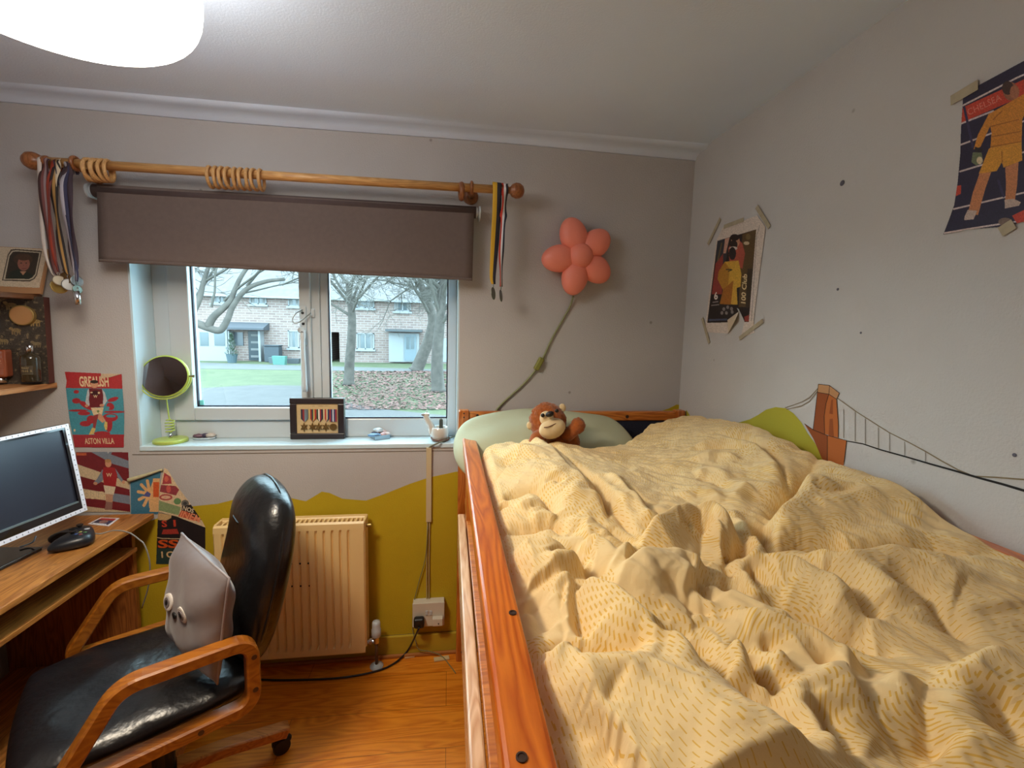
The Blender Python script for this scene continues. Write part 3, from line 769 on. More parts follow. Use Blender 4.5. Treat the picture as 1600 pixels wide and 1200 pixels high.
# roller blind
YBL = 1.955
M_fab = mat('brown_grey_blind_fabric', C255(108, 94, 88), .9, var=.05, vscale=60, bump=.15, bscale=500)
a, b = oY(150, 296, YBL), oY(744, 330, YBL)
zr = (a[2]+b[2])/2
bl = thing('roller_blind', ((a[0]+b[0])/2, YB, zr), 'brown grey roller blind pulled part way down over the window', 'blind')
e0 = np.array((a[0]-.02, YBL+.022, a[2]-.0)); e1 = np.array((b[0], YBL+.022, b[2])); dd = (e1-e0)/np.linalg.norm(e1-e0)
mb = MB(); mb.tube([e0, e1], .024, 24); obj('roller_tube', mb, mat('blind_roll_fabric', C255(84, 70, 68), .9, var=.05, vscale=60), bl, smooth=True)
fa = [oY(151, 287, YBL), oY(741, 326, YBL), oY(738, 438.5, YBL), oY(154, 409, YBL)]
nx, nz = 40, 12; vs = []
for j in range(nz+1):
    for i in range(nx+1):
        u, v = i/nx, j/nz; p = fa[0]*(1-u)*(1-v)+fa[1]*u*(1-v)+fa[2]*u*v+fa[3]*(1-u)*v
        vs.append((p[0], p[1]+.004*math.sin(u*9)*v, p[2]))
mb = MB(); mb.add(vs, [(j*(nx+1)+i, j*(nx+1)+i+1, (j+1)*(nx+1)+i+1, (j+1)*(nx+1)+i) for j in range(nz) for i in range(nx)])
o = obj('blind_fabric', mb, M_fab, bl, smooth=True, fix=False); sd = o.modifiers.new('t', 'SOLIDIFY'); sd.thickness = .0015; sd.offset = 1
mb = MB(); mb.tube([fa[3]+(.003, .004, .006), fa[2]+(-.003, .004, .006)], .006, 8); obj('bottom_bar', mb, M_fab, bl)
for e, s_ in ((e0, -1), (e1, 1)):
    mb = MB(); mb.lathe([(.02, 0), (.02, .007), (.012, .008), (.012, .012), (.026, .013), (.026, .019)], e, dd*s_, 18); k = obj('end_bracket', mb, M_upvc, bl)
    mb = MB(); q = e+dd*s_*.017; mb.box(q[0]-.003, q[0]+.003, q[1], YB-.001, q[2]-.024, q[2]+.024); obj('wall_plate', mb, M_upvc, k)

# medals: ribbon loops hung over the pole with a disc below
def medal(label, cols, pts, wpx, yv, disc=None, group=None, name='medal', twist=.55):
    """pts: photo points down the ribbon"""
    P = [oY(x, y, yv) for x, y in pts]; t = thing(name, P[-1], label, 'medal', group)
    tp = P[0]; loop = [np.array((tp[0], YP+.018, tp[2]-.02)), np.array((tp[0], YP+.012, tp[2]+.012)), np.array((tp[0], YP-.004, tp[2]+.017)), np.array((tp[0], YP-.019, tp[2]+.006)), np.array((tp[0], YP-.02, tp[2]-.02))]
    path = crom(loop+P[1:], 6); n = len(path); w = [wpx*(1 if i < n*.7 else 1-.55*(i-n*.7)/(n*.3)) for i in range(n)]
    k = len(cols); mb = MB(); vs = []
    for i, p in enumerate(path):
        tw = twist*math.sin(i*.35+len(label)); d = np.array((math.cos(tw), math.sin(tw)*.8, 0))
        for q in range(k+1): vs.append(p+d*w[i]*(q/k-.5))
    mb.add(vs, [(i*(k+1)+q, i*(k+1)+q+1, (i+1)*(k+1)+q+1, (i+1)*(k+1)+q) for i in range(n-1) for q in range(k)])
    mb.m = [q for i in range(n-1) for q in range(k)]
    o = obj('ribbon', mb, [mat('ribbon_%d_%d_%d' % c, C255(*c), .75) for c in cols], t, smooth=True, fix=False)
    sd = o.modifiers.new('t', 'SOLIDIFY'); sd.thickness = .001
    if disc:
        rad, col, rx = disc; e = path[-1]; ax = np.array((math.sin(rx), -math.cos(rx), .1)); ax /= np.linalg.norm(ax); c = e-np.array((0, 0, rad+.012))
        mm = mat('medal_%d_%d_%d' % col, C255(*col), .35, .85)
        mb = MB(); mb.lathe([(rad*.93, -.002), (rad, -.001), (rad, .001), (rad*.93, .002), (rad*.88, .0012), (.001, .0014)], c, ax, 28); d = obj('medal_disc', mb, mm, t)
        mb = MB(); mb.torus(e-np.array((0, 0, .006)), (1, 0, 0), .006, .0012, 14); obj('hanging_loop', mb, mm, t)
    return t
G = 'medals on the left end of the pole'
GO, SI, BR = (176, 150, 84), (150, 150, 150), (120, 92, 58)
medal('medal on a white ribbon, farthest left of the bunch on the pole', [(210, 200, 190)], [(61, 250), (61, 285), (64, 330), (70, 390), (80, 425), (88, 432)], .012, 1.905, (.02, (190, 170, 120), .5), G)
medal('medal on a maroon and grey striped ribbon on the left of the bunch', [(70, 44, 44), (120, 70, 66), (150, 130, 130), (70, 42, 48)], [(68, 251), (68, 285), (72, 330), (80, 390), (87, 420), (92, 431)], .03, 1.9, (.026, GO, .3), G)
medal('medal on a cream ribbon in the middle of the bunch', [(214, 196, 168)], [(87, 252), (87, 282), (88, 320), (92, 370), (96, 405), (100, 420)], .014, 1.895, (.024, BR, -.2), G)
medal('medal on a red ribbon low in the left bunch', [(160, 60, 38), (110, 50, 44)], [(75, 251), (76, 290), (78, 340), (82, 380), (87, 410), (91, 425)], .016, 1.885, (.018, (200, 190, 170), .9), G)
medal('medal on a yellow and black ribbon in the middle of the bunch', [(50, 40, 38), (170, 130, 70), (40, 34, 34)], [(82, 252), (84, 290), (88, 330), (95, 380), (103, 420), (107, 430)], .026, 1.89, (.022, SI, .8), G)
medal('medal on a broad plum ribbon, right of the bunch', [(72, 54, 58), (66, 50, 60)], [(103, 256), (104, 285), (108, 330), (113, 380), (117, 410), (119, 425)], .034, 1.9, (.02, SI, 1.1), G)
medal('medal on a navy and white ribbon, farthest right of the left bunch', [(180, 176, 184), (50, 50, 80)], [(97, 255), (99, 290), (104, 340), (113, 395), (119, 425), (120, 440)], .02, 1.885, (.016, (120, 130, 120), 1.2), G)
w_ = thing('whistle', oY(122, 468, 1.885), 'silver metal whistle hanging below the left bunch of medals', 'whistle')
a, b = oY(119, 455, 1.885), oY(123, 476, 1.885)
mb = MB(); mb.tube([a, b], [.011, .009], 14); obj('whistle_body', mb, mat('chrome', C255(210, 212, 216), .15, 1), w_, smooth=True)
mb = MB(); mb.torus(a+(0, 0, .008), (0, 1, 0), .008, .0015, 16); obj('split_ring', mb, mat('chrome', (1, 1, 1)), w_)
mb = MB(); mb.tube(crom([on_pole(92)+(0, -.0215, .0), oY(112, 380, 1.878), oY(119, 444, 1.885)], 8), .0018, 6); obj('lanyard', mb, mat('lanyard_navy', C255(40, 40, 60), .8), w_)
medal('medal on a yellow and black ribbon right of the blind', [(214, 168, 40), (214, 168, 40), (38, 36, 48), (38, 36, 48)], [(777, 290), (776, 330), (773, 380), (770, 430), (771, 444)], .036, 1.905, (.026, (120, 126, 112), 1.15), 'two medals on the right end of the pole', twist=.25)
medal('medal on a red, white and navy ribbon beside the right finial', [(200, 58, 40), (222, 220, 220), (40, 44, 60)], [(789, 292), (787, 330), (786, 350), (783, 400), (783, 448)], .03, 1.905, (.025, (96, 100, 96), 1.25), 'two medals on the right end of the pole', twist=.9)

# ================================================================== PINK FLOWER WALL LAMP
fl = oY(905, 401, 1.985)
flw = thing('flower_wall_lamp', (fl[0], YB, fl[2]), 'pink plastic flower shaped lamp on the window wall', 'wall lamp')
M_pink = mat('pink_lamp_plastic', C255(250, 144, 120), .45, var=.03, bump=.05, bscale=300)
cy = 1.965
for (px, py, L, W) in ((895, 362, .086, .062), (870, 404, .086, .06), (898, 436, .086, .06), (940, 427, .08, .06), (940, 373, .08, .06)):
    tip = oY(px, py, cy+.01); d = tip-fl; d[1] = 0; d /= np.linalg.norm(d); cc = fl+d*.086; cc[1] = cy+.016
    w = np.cross(d, (0, 1, 0)); mb = MB()
    mb.ell(cc, d*L, w*W, np.array((0, -.044, 0)), 26, 16, fn=lambda q: 1-.10*max(0, -q[0]))
    obj('petal', mb, M_pink, flw, smooth=True)
mb = MB(); mb.ell((fl[0], cy+.002, fl[2]), (.056, 0, 0), (0, -.05, 0), (0, 0, .056), 26, 16); obj('flower_centre', mb, M_pink, flw, smooth=True)
mb = MB(); mb.lathe([(.09, 0), (.09, .03)], (fl[0], YB-.001, fl[2]), (0, -1, 0), 24); obj('back_plate', mb, M_pink, flw)
M_cord = mat('sage_cord', C255(138, 142, 102), .6)
mb = MB(); P = [oY(896, 462, YB-.02), oY(890, 480, YB-.008), oY(876, 505, YB-.007), oY(862, 530, YB-.007), oY(850, 556, YB-.009), oY(842, 570, YB-.012), oY(833, 583, YB-.008), oY(815, 603, YB-.007), oY(795, 621, YB-.007), oY(778, 638, YB-.007), oY(765, 660, YB-.007), oY(748, 700, YB-.007)]
mb.tube(crom(P, 6), .0045, 8); cd = obj('cord', mb, M_cord, flw, smooth=True)
a, b = oY(847, 559, YB-.014), oY(837, 578, YB-.014); mb = MB(); u = (b-a)/2; w = np.cross(u, (0, 1, 0)); w /= np.linalg.norm(w)
mb.obox((a+b)/2, u, w*.013, (0, .012, 0)); obj('inline_switch', mb, mat('olive_switch', C255(128, 128, 56), .5), cd, bevel=.006)

# ================================================================== ON THE SILL
# green vanity mirror
ms = thing('vanity_mirror', (-1.19, 2.098, WZ0), 'lime green round tabletop mirror on a coiled stem', 'mirror')
M_lime = mat('lime_enamel', C255(178, 196, 92), .3)
bc = oZ(269, 687.2, WZ0); bc[1] = 2.1; bc[0] = -1.192; r = .064
mb = MB(); mb.lathe([(r-.004, 0), (r, .003), (r, .012), (r-.004, .016), (.01, .018)], bc, seg=40); obj('base', mb, M_lime, ms, smooth=False, bevel=.001)
mc = oY(257.5, 588, bc[1]-.012); tilt = np.array((.16, -1, .22)); tilt /= np.linalg.norm(tilt)
zb = bc[2]+.018; zt = mc[2]-.1; mb = MB()
P = [(bc[0], bc[1], zb-.006+.0)]+[(bc[0]-.0002, bc[1], zb+.02)]
coil = []
z0, z1 = zb+.022, zb+.085
for k in range(80):
    t = k/79; a = t*5*2*PI; rr = .016*min(1, t*8, (1-t)*8); coil.append((bc[0]+rr*math.cos(a), bc[1]+rr*math.sin(a), z0+(z1-z0)*t))
mb.tube([(bc[0], bc[1], zb+.02)]+coil+[tuple(np.array((bc[0]-.001, bc[1], z1))*(1-t)+np.array((mc[0], mc[1]+.002, mc[2]-.094))*t) for t in np.linspace(.1, 1, 6)], .0027, 8)
obj('coiled_stem', mb, M_lime, ms, smooth=True)
mb = MB(); mb.lathe([(.007, 0), (.008, .008), (.004, .026)], (bc[0], bc[1], zb-.001), seg=14); obj('stem_socket', mb, mat('chrome', (1, 1, 1)), ms, smooth=True)
rx = np.cross(tilt, (0, 0, 1.0)); rx /= np.linalg.norm(rx); rz = np.cross(rx, tilt)
mb = MB(); mb.tube([mc+.097*(rx*math.cos(a)+rz*math.sin(a))*np.array((1, 1, 1)) for a in np.linspace(-PI, 0, 26)], .0028, 8); obj('yoke', mb, M_lime, ms, smooth=True)
mb = MB(); mb.lathe([(.084, .006), (.090, .002), (.0915, -.004), (.088, -.009), (.08, -.011)], mc, tilt, 44, caps=False); h = obj('mirror_rim', mb, M_lime, ms, smooth=True)
mb = MB(); mb.lathe([(.0845, .0035), (.001, .0066)], mc, tilt, 44); obj('mirror_glass', mb, mat('mirror_silver', C255(150, 148, 152), .04, 1), h)
mb = MB()
for s_ in (1, -1): mb.lathe([(.004, .088), (.004, .102), (.006, .103), (.006, .108)], mc, rx*s_, 10)
obj('pivot', mb, mat('pivot_brass', C255(120, 110, 70), .4, .6), h)
def stone(name, c, r, col, label, cat, group=None, rough=.5, parent=None):
    ph = [random.random()*6 for _ in range(6)]
    mb = MB(); mb.ell(np.array(c)+(0, 0, r[2]), (r[0], 0, 0), (0, r[1], 0), (0, 0, r[2]), 16, 10, fn=lambda d: 1+.13*math.sin(4*d[0]+ph[0])*math.cos(5*d[1]+ph[1])+.08*math.sin(7*d[2]+6*d[0]+ph[2]))
    o = obj(name, mb, mat('stone_%d_%d_%d' % col, C255(*col), rough, var=.25, vscale=60), parent, smooth=True)
    return tag(o, label, cat, group) if not parent else o
# small glass dish of stones beside the mirror base
c = oZ(319, 686, WZ0); dsh = thing('stone_dish', c, 'shallow clear dish holding pebbles right of the green mirror', 'dish')
mb = MB(); mb.lathe([(.02, 0), (.046, .001), (.05, .01), (.047, .01), (.043, .004), (.001, .003)], (0, 0, 0), seg=28); mb.v = [(c[0]+x*.98, c[1]+y*.5, c[2]+z) for x, y, z in mb.v]
obj('dish', mb, mat('pale_dish', C255(190, 205, 215), .15), dsh, smooth=True)
for k, (dx, dy, r, col, lb) in enumerate(((-.022, 0, (.022, .014, .009), (110, 84, 96), 'dark purple pebble on the left of the shallow dish'), (.004, .004, (.016, .012, .01), (78, 70, 96), 'violet pebble in the middle of the shallow dish'), (.028, .002, (.021, .014, .011), (196, 186, 178), 'pale crystal pebble on the right of the shallow dish'))):
    stone('pebble', c+np.array((dx, dy, .006)), r, col, lb, 'stone', 'pebbles in the dish')
# framed war medals
fr = thing('framed_medals', oZ(498, 686, WZ0), 'black framed display of five military medals on the window sill', 'framed medals')
A, B_, C_, D_ = oY(462, 622, 2.13), oY(544, 622.5, 2.13), oZ(538, 686, WZ0+.001), oZ(453.5, 686.5, WZ0+.001)
yy = (C_[1]+D_[1])/2; C_[1] = D_[1] = yy; C_[2] = D_[2] = WZ0+.001
ux = (C_-D_); W_ = np.linalg.norm(ux); ux /= W_; mid = (A+B_)/2-(C_+D_)/2; uz = mid-ux*(mid@ux); H_ = np.linalg.norm(uz); uz /= H_; un = np.cross(ux, uz)
def FP(u, v, d=0): return D_+ux*(u*W_)+uz*(v*H_)+un*d      # un points away from the room
if un[1] < 0: un = -un
mb = MB(); bw = .105
def fb(u0, u1, v0, v1, d0, d1, mb):
    P = [FP(u0, v0, d0), FP(u1, v0, d0), FP(u1, v1, d0), FP(u0, v1, d0)]; mb.prism(P, un*(d1-d0))
fb(0, 1, 0, .14, 0, .03, mb); fb(0, 1, .86, 1, 0, .03, mb); fb(0, .12, .14, .86, 0, .03, mb); fb(.88, 1, .14, .86, 0, .03, mb)
obj('frame_moulding', mb, mat('black_frame_wood', C255(44, 36, 38), .35), fr, bevel=.003)
P = Paint(0, 0, 1, .78, 260, (205, 178, 132))
scrib(P, .34, .78, .06, .022, (78, 58, 46))
P.noise(.06)
o = P.build('mount_card', lambda x, y: np.array([FP(.12+.76*a, .86-.72*b/.78, .008) for a, b in zip(x, y)]), fr)
def rib(u0, u1, cols, taper):
    mb = MB(); k = len(cols); vs = []; mid = (u0+u1)/2
    for v, s_ in ((.73, 1), (.5, 1), (.425, .12 if taper else 1)):
        for q in range(k+1): vs.append(FP(mid+(u0+(u1-u0)*q/k-mid)*s_, v, .004))
    mb.add(vs, [(j*(k+1)+q, j*(k+1)+q+1, (j+1)*(k+1)+q+1, (j+1)*(k+1)+q) for j in range(2) for q in range(k)]); mb.m = [q for j in range(2) for q in range(k)]
    o = obj('medal_ribbon', mb, [mat('ribbon_%d_%d_%d' % c, C255(*c), .75) for c in cols], fr, fix=False); sd = o.modifiers.new('t', 'SOLIDIFY'); sd.thickness = .001
RB = [(.2, .33, [(36, 40, 60), (140, 40, 40), (110, 120, 130), (96, 110, 116)], 1), (.345, .48, [(190, 160, 100), (150, 40, 30), (40, 60, 60), (190, 160, 90), (170, 40, 30)], 1), (.49, .6, [(40, 60, 50), (220, 210, 190), (150, 40, 40), (40, 40, 60)], 1), (.61, .72, [(200, 180, 140), (170, 40, 30), (200, 180, 140), (40, 50, 90)], 1), (.725, .86, [(150, 40, 50), (50, 50, 90), (190, 190, 195), (50, 50, 90), (150, 40, 50)], 0)]
M_brz = mat('medal_bronze', C255(128, 98, 56), .4, .7)
for k, (u0, u1, cols, tp) in enumerate(RB):
    rib(u0, u1, cols, tp); um = (u0+u1)/2+(-.01, -.005, -.02, -.01, 0)[k]; vm = .295; mb = MB()
    if k < 4:
        pts = [FP(um+.078*(1 if i % 2 == 0 else .48)*math.sin(PI*i/6), vm+.118*(1 if i % 2 == 0 else .48)*math.cos(PI*i/6), .004) for i in range(12)]; mb.prism(pts, -un*.003); mb.lathe([(.006, 0), (.005, .003)], FP(um, vm, .001), -un, 14)
        obj('medal_star', mb, M_brz, fr, bevel=.0008)
    else:
        mb.lathe([(.0155, 0), (.0165, .001), (.0165, .002), (.0145, .0025), (.001, .0022)], FP(um, vm, .004), -un, 24); obj('medal_disc', mb, M_brz, fr)
mb = MB(); fb(.1, .9, .12, .88, .012, .028, mb); obj('backing', mb, M_black, fr)
mb = MB(); q = FP(.5, .7, .028); mb.prism([q+ux*.02, q-ux*.02, np.array((q[0]-.02, q[1]+.035, WZ0+.002)), np.array((q[0]+.02, q[1]+.035, WZ0+.002))], (0, .002, 0)); obj('strut', mb, M_black, fr)
# little tin heaped with crystals
c = oZ(592, 687, WZ0); tn = thing('trinket_tin', c, 'small square silver tin heaped with crystals on the sill', 'tin')
ang = .5; u = np.array((math.cos(ang), math.sin(ang), 0)); v = np.array((-math.sin(ang), math.cos(ang), 0)); q = c+np.array((.0, .03, 0))
mb = MB(); hw = .034
for s_ in (1, -1): mb.obox(q+u*hw*s_+(0, 0, .01), u*.001, v*hw, (0, 0, .01)); mb.obox(q+v*hw*s_+(0, 0, .01), u*hw, v*.001, (0, 0, .01))
mb.obox(q+(0, 0, .001), u*hw, v*hw, (0, 0, .001)); obj('tin_tray', mb, mat('tin_silver', C255(150, 165, 175), .3, .7), tn)
for k, (du, dv, dz, r, col, lb) in enumerate(((-.018, .01, .004, (.02, .016, .014), (60, 60, 84), 'dark blue crystal at the left of the silver tin'), (-.03, -.014, .013, (.03, .012, .008), (110, 150, 190), 'light blue crystal sticking out of the left of the silver tin'), (.012, -.012, .005, (.018, .016, .012), (196, 160, 160), 'pink crystal at the front of the silver tin'), (.022, .012, .004, (.018, .014, .016), (214, 190, 190), 'pale rose crystal at the right of the silver tin'), (-.004, .012, .024, (.022, .015, .012), (205, 222, 230), 'white crystal on top of the heap in the silver tin'), (.03, -.016, .012, (.014, .012, .009), (220, 205, 205), 'small blush crystal at the right corner of the silver tin'))):
    stone('crystal', q+u*du+v*dv+np.array((0, 0, dz)), r, col, lb, 'crystal', 'crystals in the tin', .25)
# llama planter with a cactus on a brown saucer
c = oZ(688, 688, WZ0)
sc_ = thing('plant_saucer', c, 'small brown saucer under the white llama planter', 'saucer')
mb = MB(); mb.lathe([(.03, 0), (.04, .002), (.045, .013), (.042, .013), (.036, .005), (.001, .004)], c, seg=30); obj('saucer_dish', mb, mat('brown_saucer', C255(110, 74, 62), .25), sc_, smooth=True)
ll = thing('llama_planter', c+(0, 0, .005), 'white glazed llama shaped plant pot at the right end of the sill', 'planter')
M_glz = mat('white_glaze', C255(214, 208, 198), .15, coat=.5)
mb = MB(); q = c+np.array((-.003, .0, .006))
prof = [(.03, 0), (.036, .006), (.041, .022), (.042, .04), (.0385, .056), (.036, .0585), (.0335, .056), (.0345, .04), (.001, .038)]
mb.lathe(prof, q, seg=30); obj('pot_body', mb, M_glz, ll, smooth=True)
mb = MB(); nb = q+np.array((-.034, 0, .022)); hd = oY(665, 648, q[1])
mb.tube(crom([nb+(.02, 0, -.005), nb+(.0, 0, .012), nb+(-.004, 0, .035), hd+(.004, 0, -.012), hd+(.006, 0, .004), hd+(.007, 0, .010)], 6), np.r_[np.linspace(.02, .0135, 20), np.linspace(.0135, .012, 6), np.linspace(.011, .004, 5)], 14); nk = obj('neck', mb, M_glz, ll, smooth=True)
mb = MB(); mb.ell(hd+(-.007, -.002, 0), (.0135, 0, -.002), (0, .0085, 0), (.001, 0, .0075), 16, 10); obj('muzzle', mb, mat('muzzle_grey', C255(150, 142, 138), .3), nk, smooth=True)
for s_ in (1, -1):
    mb = MB(); mb.ell(hd+(.006, .006*s_, .015), (.002, 0, 0), (0, .0032, 0), (.001, .001*s_, .009), 10, 8); obj('ear', mb, M_glz, nk, smooth=True)
ct = thing('cactus', q+(.006, 0, .038), 'slim ribbed cactus growing in the white llama pot', 'cactus')
mb = MB(); cb = q+np.array((.006, 0, .036)); vs = []; nn = 20
for j in range(13):
    t = j/12; rr = .0095*(1-.1*t)*(math.sqrt(max(0, 1-max(0, (t-.85)/.15)**2))+.02)
    for k in range(nn): a = 2*PI*k/nn; k2 = rr*(1 if k % 2 else .74); vs.append(cb+(k2*math.cos(a), k2*math.sin(a), .062*t))
mb.add(vs, [(j*nn+k, j*nn+(k+1) % nn, (j+1)*nn+(k+1) % nn, (j+1)*nn+k) for j in range(12) for k in range(nn)]); obj('cactus_stem', mb, mat('cactus_grey_green', C255(78, 82, 74), .8), ct)
mb = MB(); mb.lathe([(.033, 0), (.001, .003)], q+(0, 0, .042), seg=20); obj('soil', mb, mat('soil_brown', C255(70, 52, 40), .95), ct)
# short cable tray run down from the sill to the socket
tk = thing('cable_trunking', oY(671, 760, YB), 'thin white cable trunking running from the sill down the green wall', 'trunking')
a, b = oY(671.5, 699, YB-.006), oY(670, 815, YB-.006)
mb = MB(); mb.box(b[0]-.012, b[0]+.012, YB-.014, YB-.001, b[2], a[2]); obj('trunking_cover', mb, mat('cream_trunking', C255(206, 188, 150), .4), tk, bevel=.002)
mb = MB(); e = oY(669, 944, YB-.01)
for dx in (-.006, .004): mb.tube(crom([(b[0]+dx, YB-.008, b[2]+.01), (b[0]+dx*1.1-.002, YB-.008, (b[2]+e[2])/2), (e[0]+dx, YB-.012, e[2]-.006)], 6), .0026, 6)
obj('cable', mb, mat('cream_cable', C255(186, 166, 120), .5), tk, smooth=True)
mb = MB(); mb.tube(crom([(b[0]-.004, YB-.012, b[2]-.02), oY(665, 870, YB-.012), oY(655, 908, YB-.012), oY(647, 940, YB-.01), oY(645, 960, YB-.012), oY(645, 985, YB-.01), oY(650, 1004, YB-.03), oY(655, 1015, YB-.035), oY(672, 1018, YB-.04), oY(690, 1025, YB-.05), oZ(703, 1040, .003), oZ(712, 1052, .003)], 6), .0022, 6)
obj('loose_wire', mb, mat('sage_wire', C255(128, 124, 84), .6), tk, smooth=True)
mb = MB(); mb.tube(crom([oY(670, 700, YB-.008), oY(674, 697, YB-.012), oZ(685, 692, WZ0+.006), oZ(700, 686, WZ0+.008), oZ(716, 678.5, WZ0+.009)], 5), .0035, 7); obj('sill_wire', mb, mat('grey_green_wire', C255(110, 108, 84), .6), tk, smooth=True)
# ================================================================== RADIATOR, SOCKET, FLOOR CABLE
M_rad = mat('cream_radiator_enamel', C255(240, 208, 146), .35)
rx0, rx1 = -.955, oY(570, 900, 1.935)[0]; rz0, rz1 = .1, .705
YR = 1.935
rd = thing('radiator', ((rx0+rx1)/2, 1.98, 0), 'cream double panel radiator under the window', 'radiator')
def flutes(y, x0, x1, z0, z1, sgn):
    mb = MB(); step = .0333; xs = []; n = int((x1-x0-.05)/step); x = x0
    prof = [(x0, 0), (x0+.004, -.006), (x0+.02, -.006)]
    xb = x0+.025
    for k in range(n):
        b = xb+k*step; prof += [(b, -.006), (b+.005, .0045), (b+.012, .0045), (b+.017, -.006)]
    prof += [(x1-.02, -.006), (x1-.004, -.006), (x1, 0)]
    zs = [z0, z0+.006, z0+.028, z0+.045, z1-.045, z1-.028, z1-.006, z1]; vs = []
    for z in zs:
        k = 0 if z in (z0, z1) else (.0 if z in (z0+.006, z0+.028, z1-.028, z1-.006) else 1)
        for (px, d) in prof: vs.append((px, y+(sgn*((d if d < 0 else d*1)*(1) if k else min(d, -.006) if d <= 0 else -.006) if z not in (z0, z1) else 0), z))
    n = len(prof); mb.add(vs, [(j*n+i, j*n+i+1, (j+1)*n+i+1, (j+1)*n+i) for j in range(len(zs)-1) for i in range(n-1)])
    return mb
mb = flutes(YR, rx0, rx1, rz0, rz1, 1); fp = obj('front_panel', mb, M_rad, rd)
sd = fp.modifiers.new('t', 'SOLIDIFY'); sd.thickness = .006; sd.offset = -1
mb = flutes(2.0, rx0+.005, rx1, rz0+.01, rz1, 1); bp_ = obj('back_panel', mb, M_rad, rd); sd = bp_.modifiers.new('t', 'SOLIDIFY'); sd.thickness = .006
mb = MB(); mb.box(rx1-.006, rx1+.004, YR+.004, 2.006, rz0+.02, rz1+.004); mb.box(rx0-.004, rx0+.006, YR+.004, 2.006, rz0+.02, rz1+.004); obj('side_cover', mb, M_rad, rd, bevel=.002)
mb = MB()
for k in range(30): x = rx0+.02+(rx1-rx0-.04)*k/29; mb.box(x-.004, x+.004, YR+.006, 1.998, rz1-.03, rz1-.004)
mb.box(rx0, rx1, 1.993, 2.004, rz1-.01, rz1+.006); obj('top_grille', mb, M_rad, rd)
mb = MB(); mb.lathe([(.008, 0), (.008, .02), (.004, .022)], (rx1+.004, 1.965, rz1-.03), (1, 0, 0), 12); obj('bleed_valve', mb, mat('brass', C255(176, 150, 90), .35, .8), rd)
for x in (rx0+.15, rx1-.15):
    mb = MB(); mb.box(x-.015, x+.015, 2.004, YB-.001, rz0+.1, rz1-.08); obj('wall_bracket', mb, M_rad, rd)
for (x, y) in ((441, 881), (455, 881), (469, 880.5), (482, 880), (430, 917), (443, 916.5), (456, 916), (470, 915.5), (484, 915)):
    c = oY(x, y, YR-.0052); mb = MB(); mb.lathe([(.0042, 0), (.0042, .002), (.003, .003)], c, (0, -1, 0), 10); obj('dark_spot', mb, M_black, fp)
vx = oY(588, 985, 1.965)[0]; vv = thing('radiator_valve', (vx, 1.965, 0), 'white thermostatic valve at the right foot of the radiator', 'valve')
mb = MB(); mb.lathe([(.018, 0), (.021, .005), (.021, .034), (.0185, .038), (.0185, .06), (.016, .072), (.004, .075)], (vx, 1.965, .148), seg=22); obj('valve_head', mb, M_upvc, vv, smooth=True)
mb = MB(); mb.lathe([(.013, 0), (.013, .03)], (vx, 1.965, .118), seg=12); mb.tube([(vx, 1.965, .125), (rx1-.002, 1.965, .125)], .009, 10); mb.lathe([(.014, 0), (.014, .012)], (vx-.018, 1.965, .125), (-1, 0, 0), 6); obj('valve_body', mb, mat('chrome', (1, 1, 1)), vv)
mb = MB(); mb.tube([(vx, 1.965, .002), (vx, 1.965, .12)], .0075, 12); obj('pipe', mb, mat('pipe_brown', C255(110, 80, 52), .5, .4), vv, smooth=True)
mb = MB(); mb.lathe([(.03, 0), (.03, .004), (.014, .012), (.008, .013)], (vx, 1.965, .0005), seg=22); obj('floor_collar', mb, M_upvc, vv, smooth=True)
# double socket
s0, s1 = oY(645, 943, 1.995), oY(694, 976, 1.995)
so = thing('wall_socket', ((s0[0]+s1[0])/2, YB, (s0[2]+s1[2])/2), 'cream double power socket on the green wall', 'socket')
mb = MB(); mb.box(s0[0], s1[0], 1.998, YB-.001, s1[2], s0[2]); obj('back_box', mb, M_white, so, bevel=.003)
mb = MB(); mb.box(s0[0]-.001, s1[0]+.001, 1.99, 1.998, s1[2]-.001, s0[2]+.001); fp2 = obj('face_plate', mb, M_white, so, bevel=.003)
for k, px in enumerate((667, 673)):
    c = oY(px, 957, 1.99); mb = MB(); mb.box(c[0]-.006, c[0]+.006, 1.986, 1.991, c[2]-.012, c[2]+.01); obj('rocker_switch', mb, M_upvc, fp2, bevel=.002)
c = oY(684, 968, 1.99); mb = MB(); mb.box(c[0]-.024, c[0]+.024, 1.965, 1.99, c[2]-.018, c[2]+.02); ad = tag(obj('plug_adapter', mb, M_white, bevel=.004), 'cream plug adapter in the right half of the socket', 'adapter')
mb = MB(); mb.lathe([(.003, 0), (.003, .002)], (c[0]+.004, 1.965, c[2]-.004), (0, -1, 0), 10); obj('indicator', mb, M_black, ad)
c = oY(655, 970, 1.985); pg = thing('power_plug', c, 'black plug in the left half of the socket with a long flex', 'plug')
mb = MB(); mb.box(c[0]-.024, c[0]+.024, 1.958, 1.99, c[2]-.024, c[2]+.024); obj('plug_body', mb, M_black, pg, bevel=.01, seg=3)
mb = MB(); mb.tube(crom([c+(.004, -.012, -.02), oY(653, 985, 1.95), oZ(638, 1015, .03), oZ(618, 1035, .008), oZ(590, 1048, .006), oZ(540, 1058, .006), oZ(480, 1062, .006), oZ(410, 1062, .006), oZ(330, 1056, .006), oZ(250, 1050, .006)], 8), .0042, 8); obj('flex', mb, M_black, pg, smooth=True)
a = oZ(690, 1029, .004); mb = MB(); mb.obox(a, (.035, .004, 0), (-.002, .012, 0), (0, 0, .003)); tag(obj('wood_scrap', mb, mat('scrap_cream', C255(214, 190, 140), .7), bevel=.001), 'small cream strip of wood lying on the floor below the socket', 'scrap')
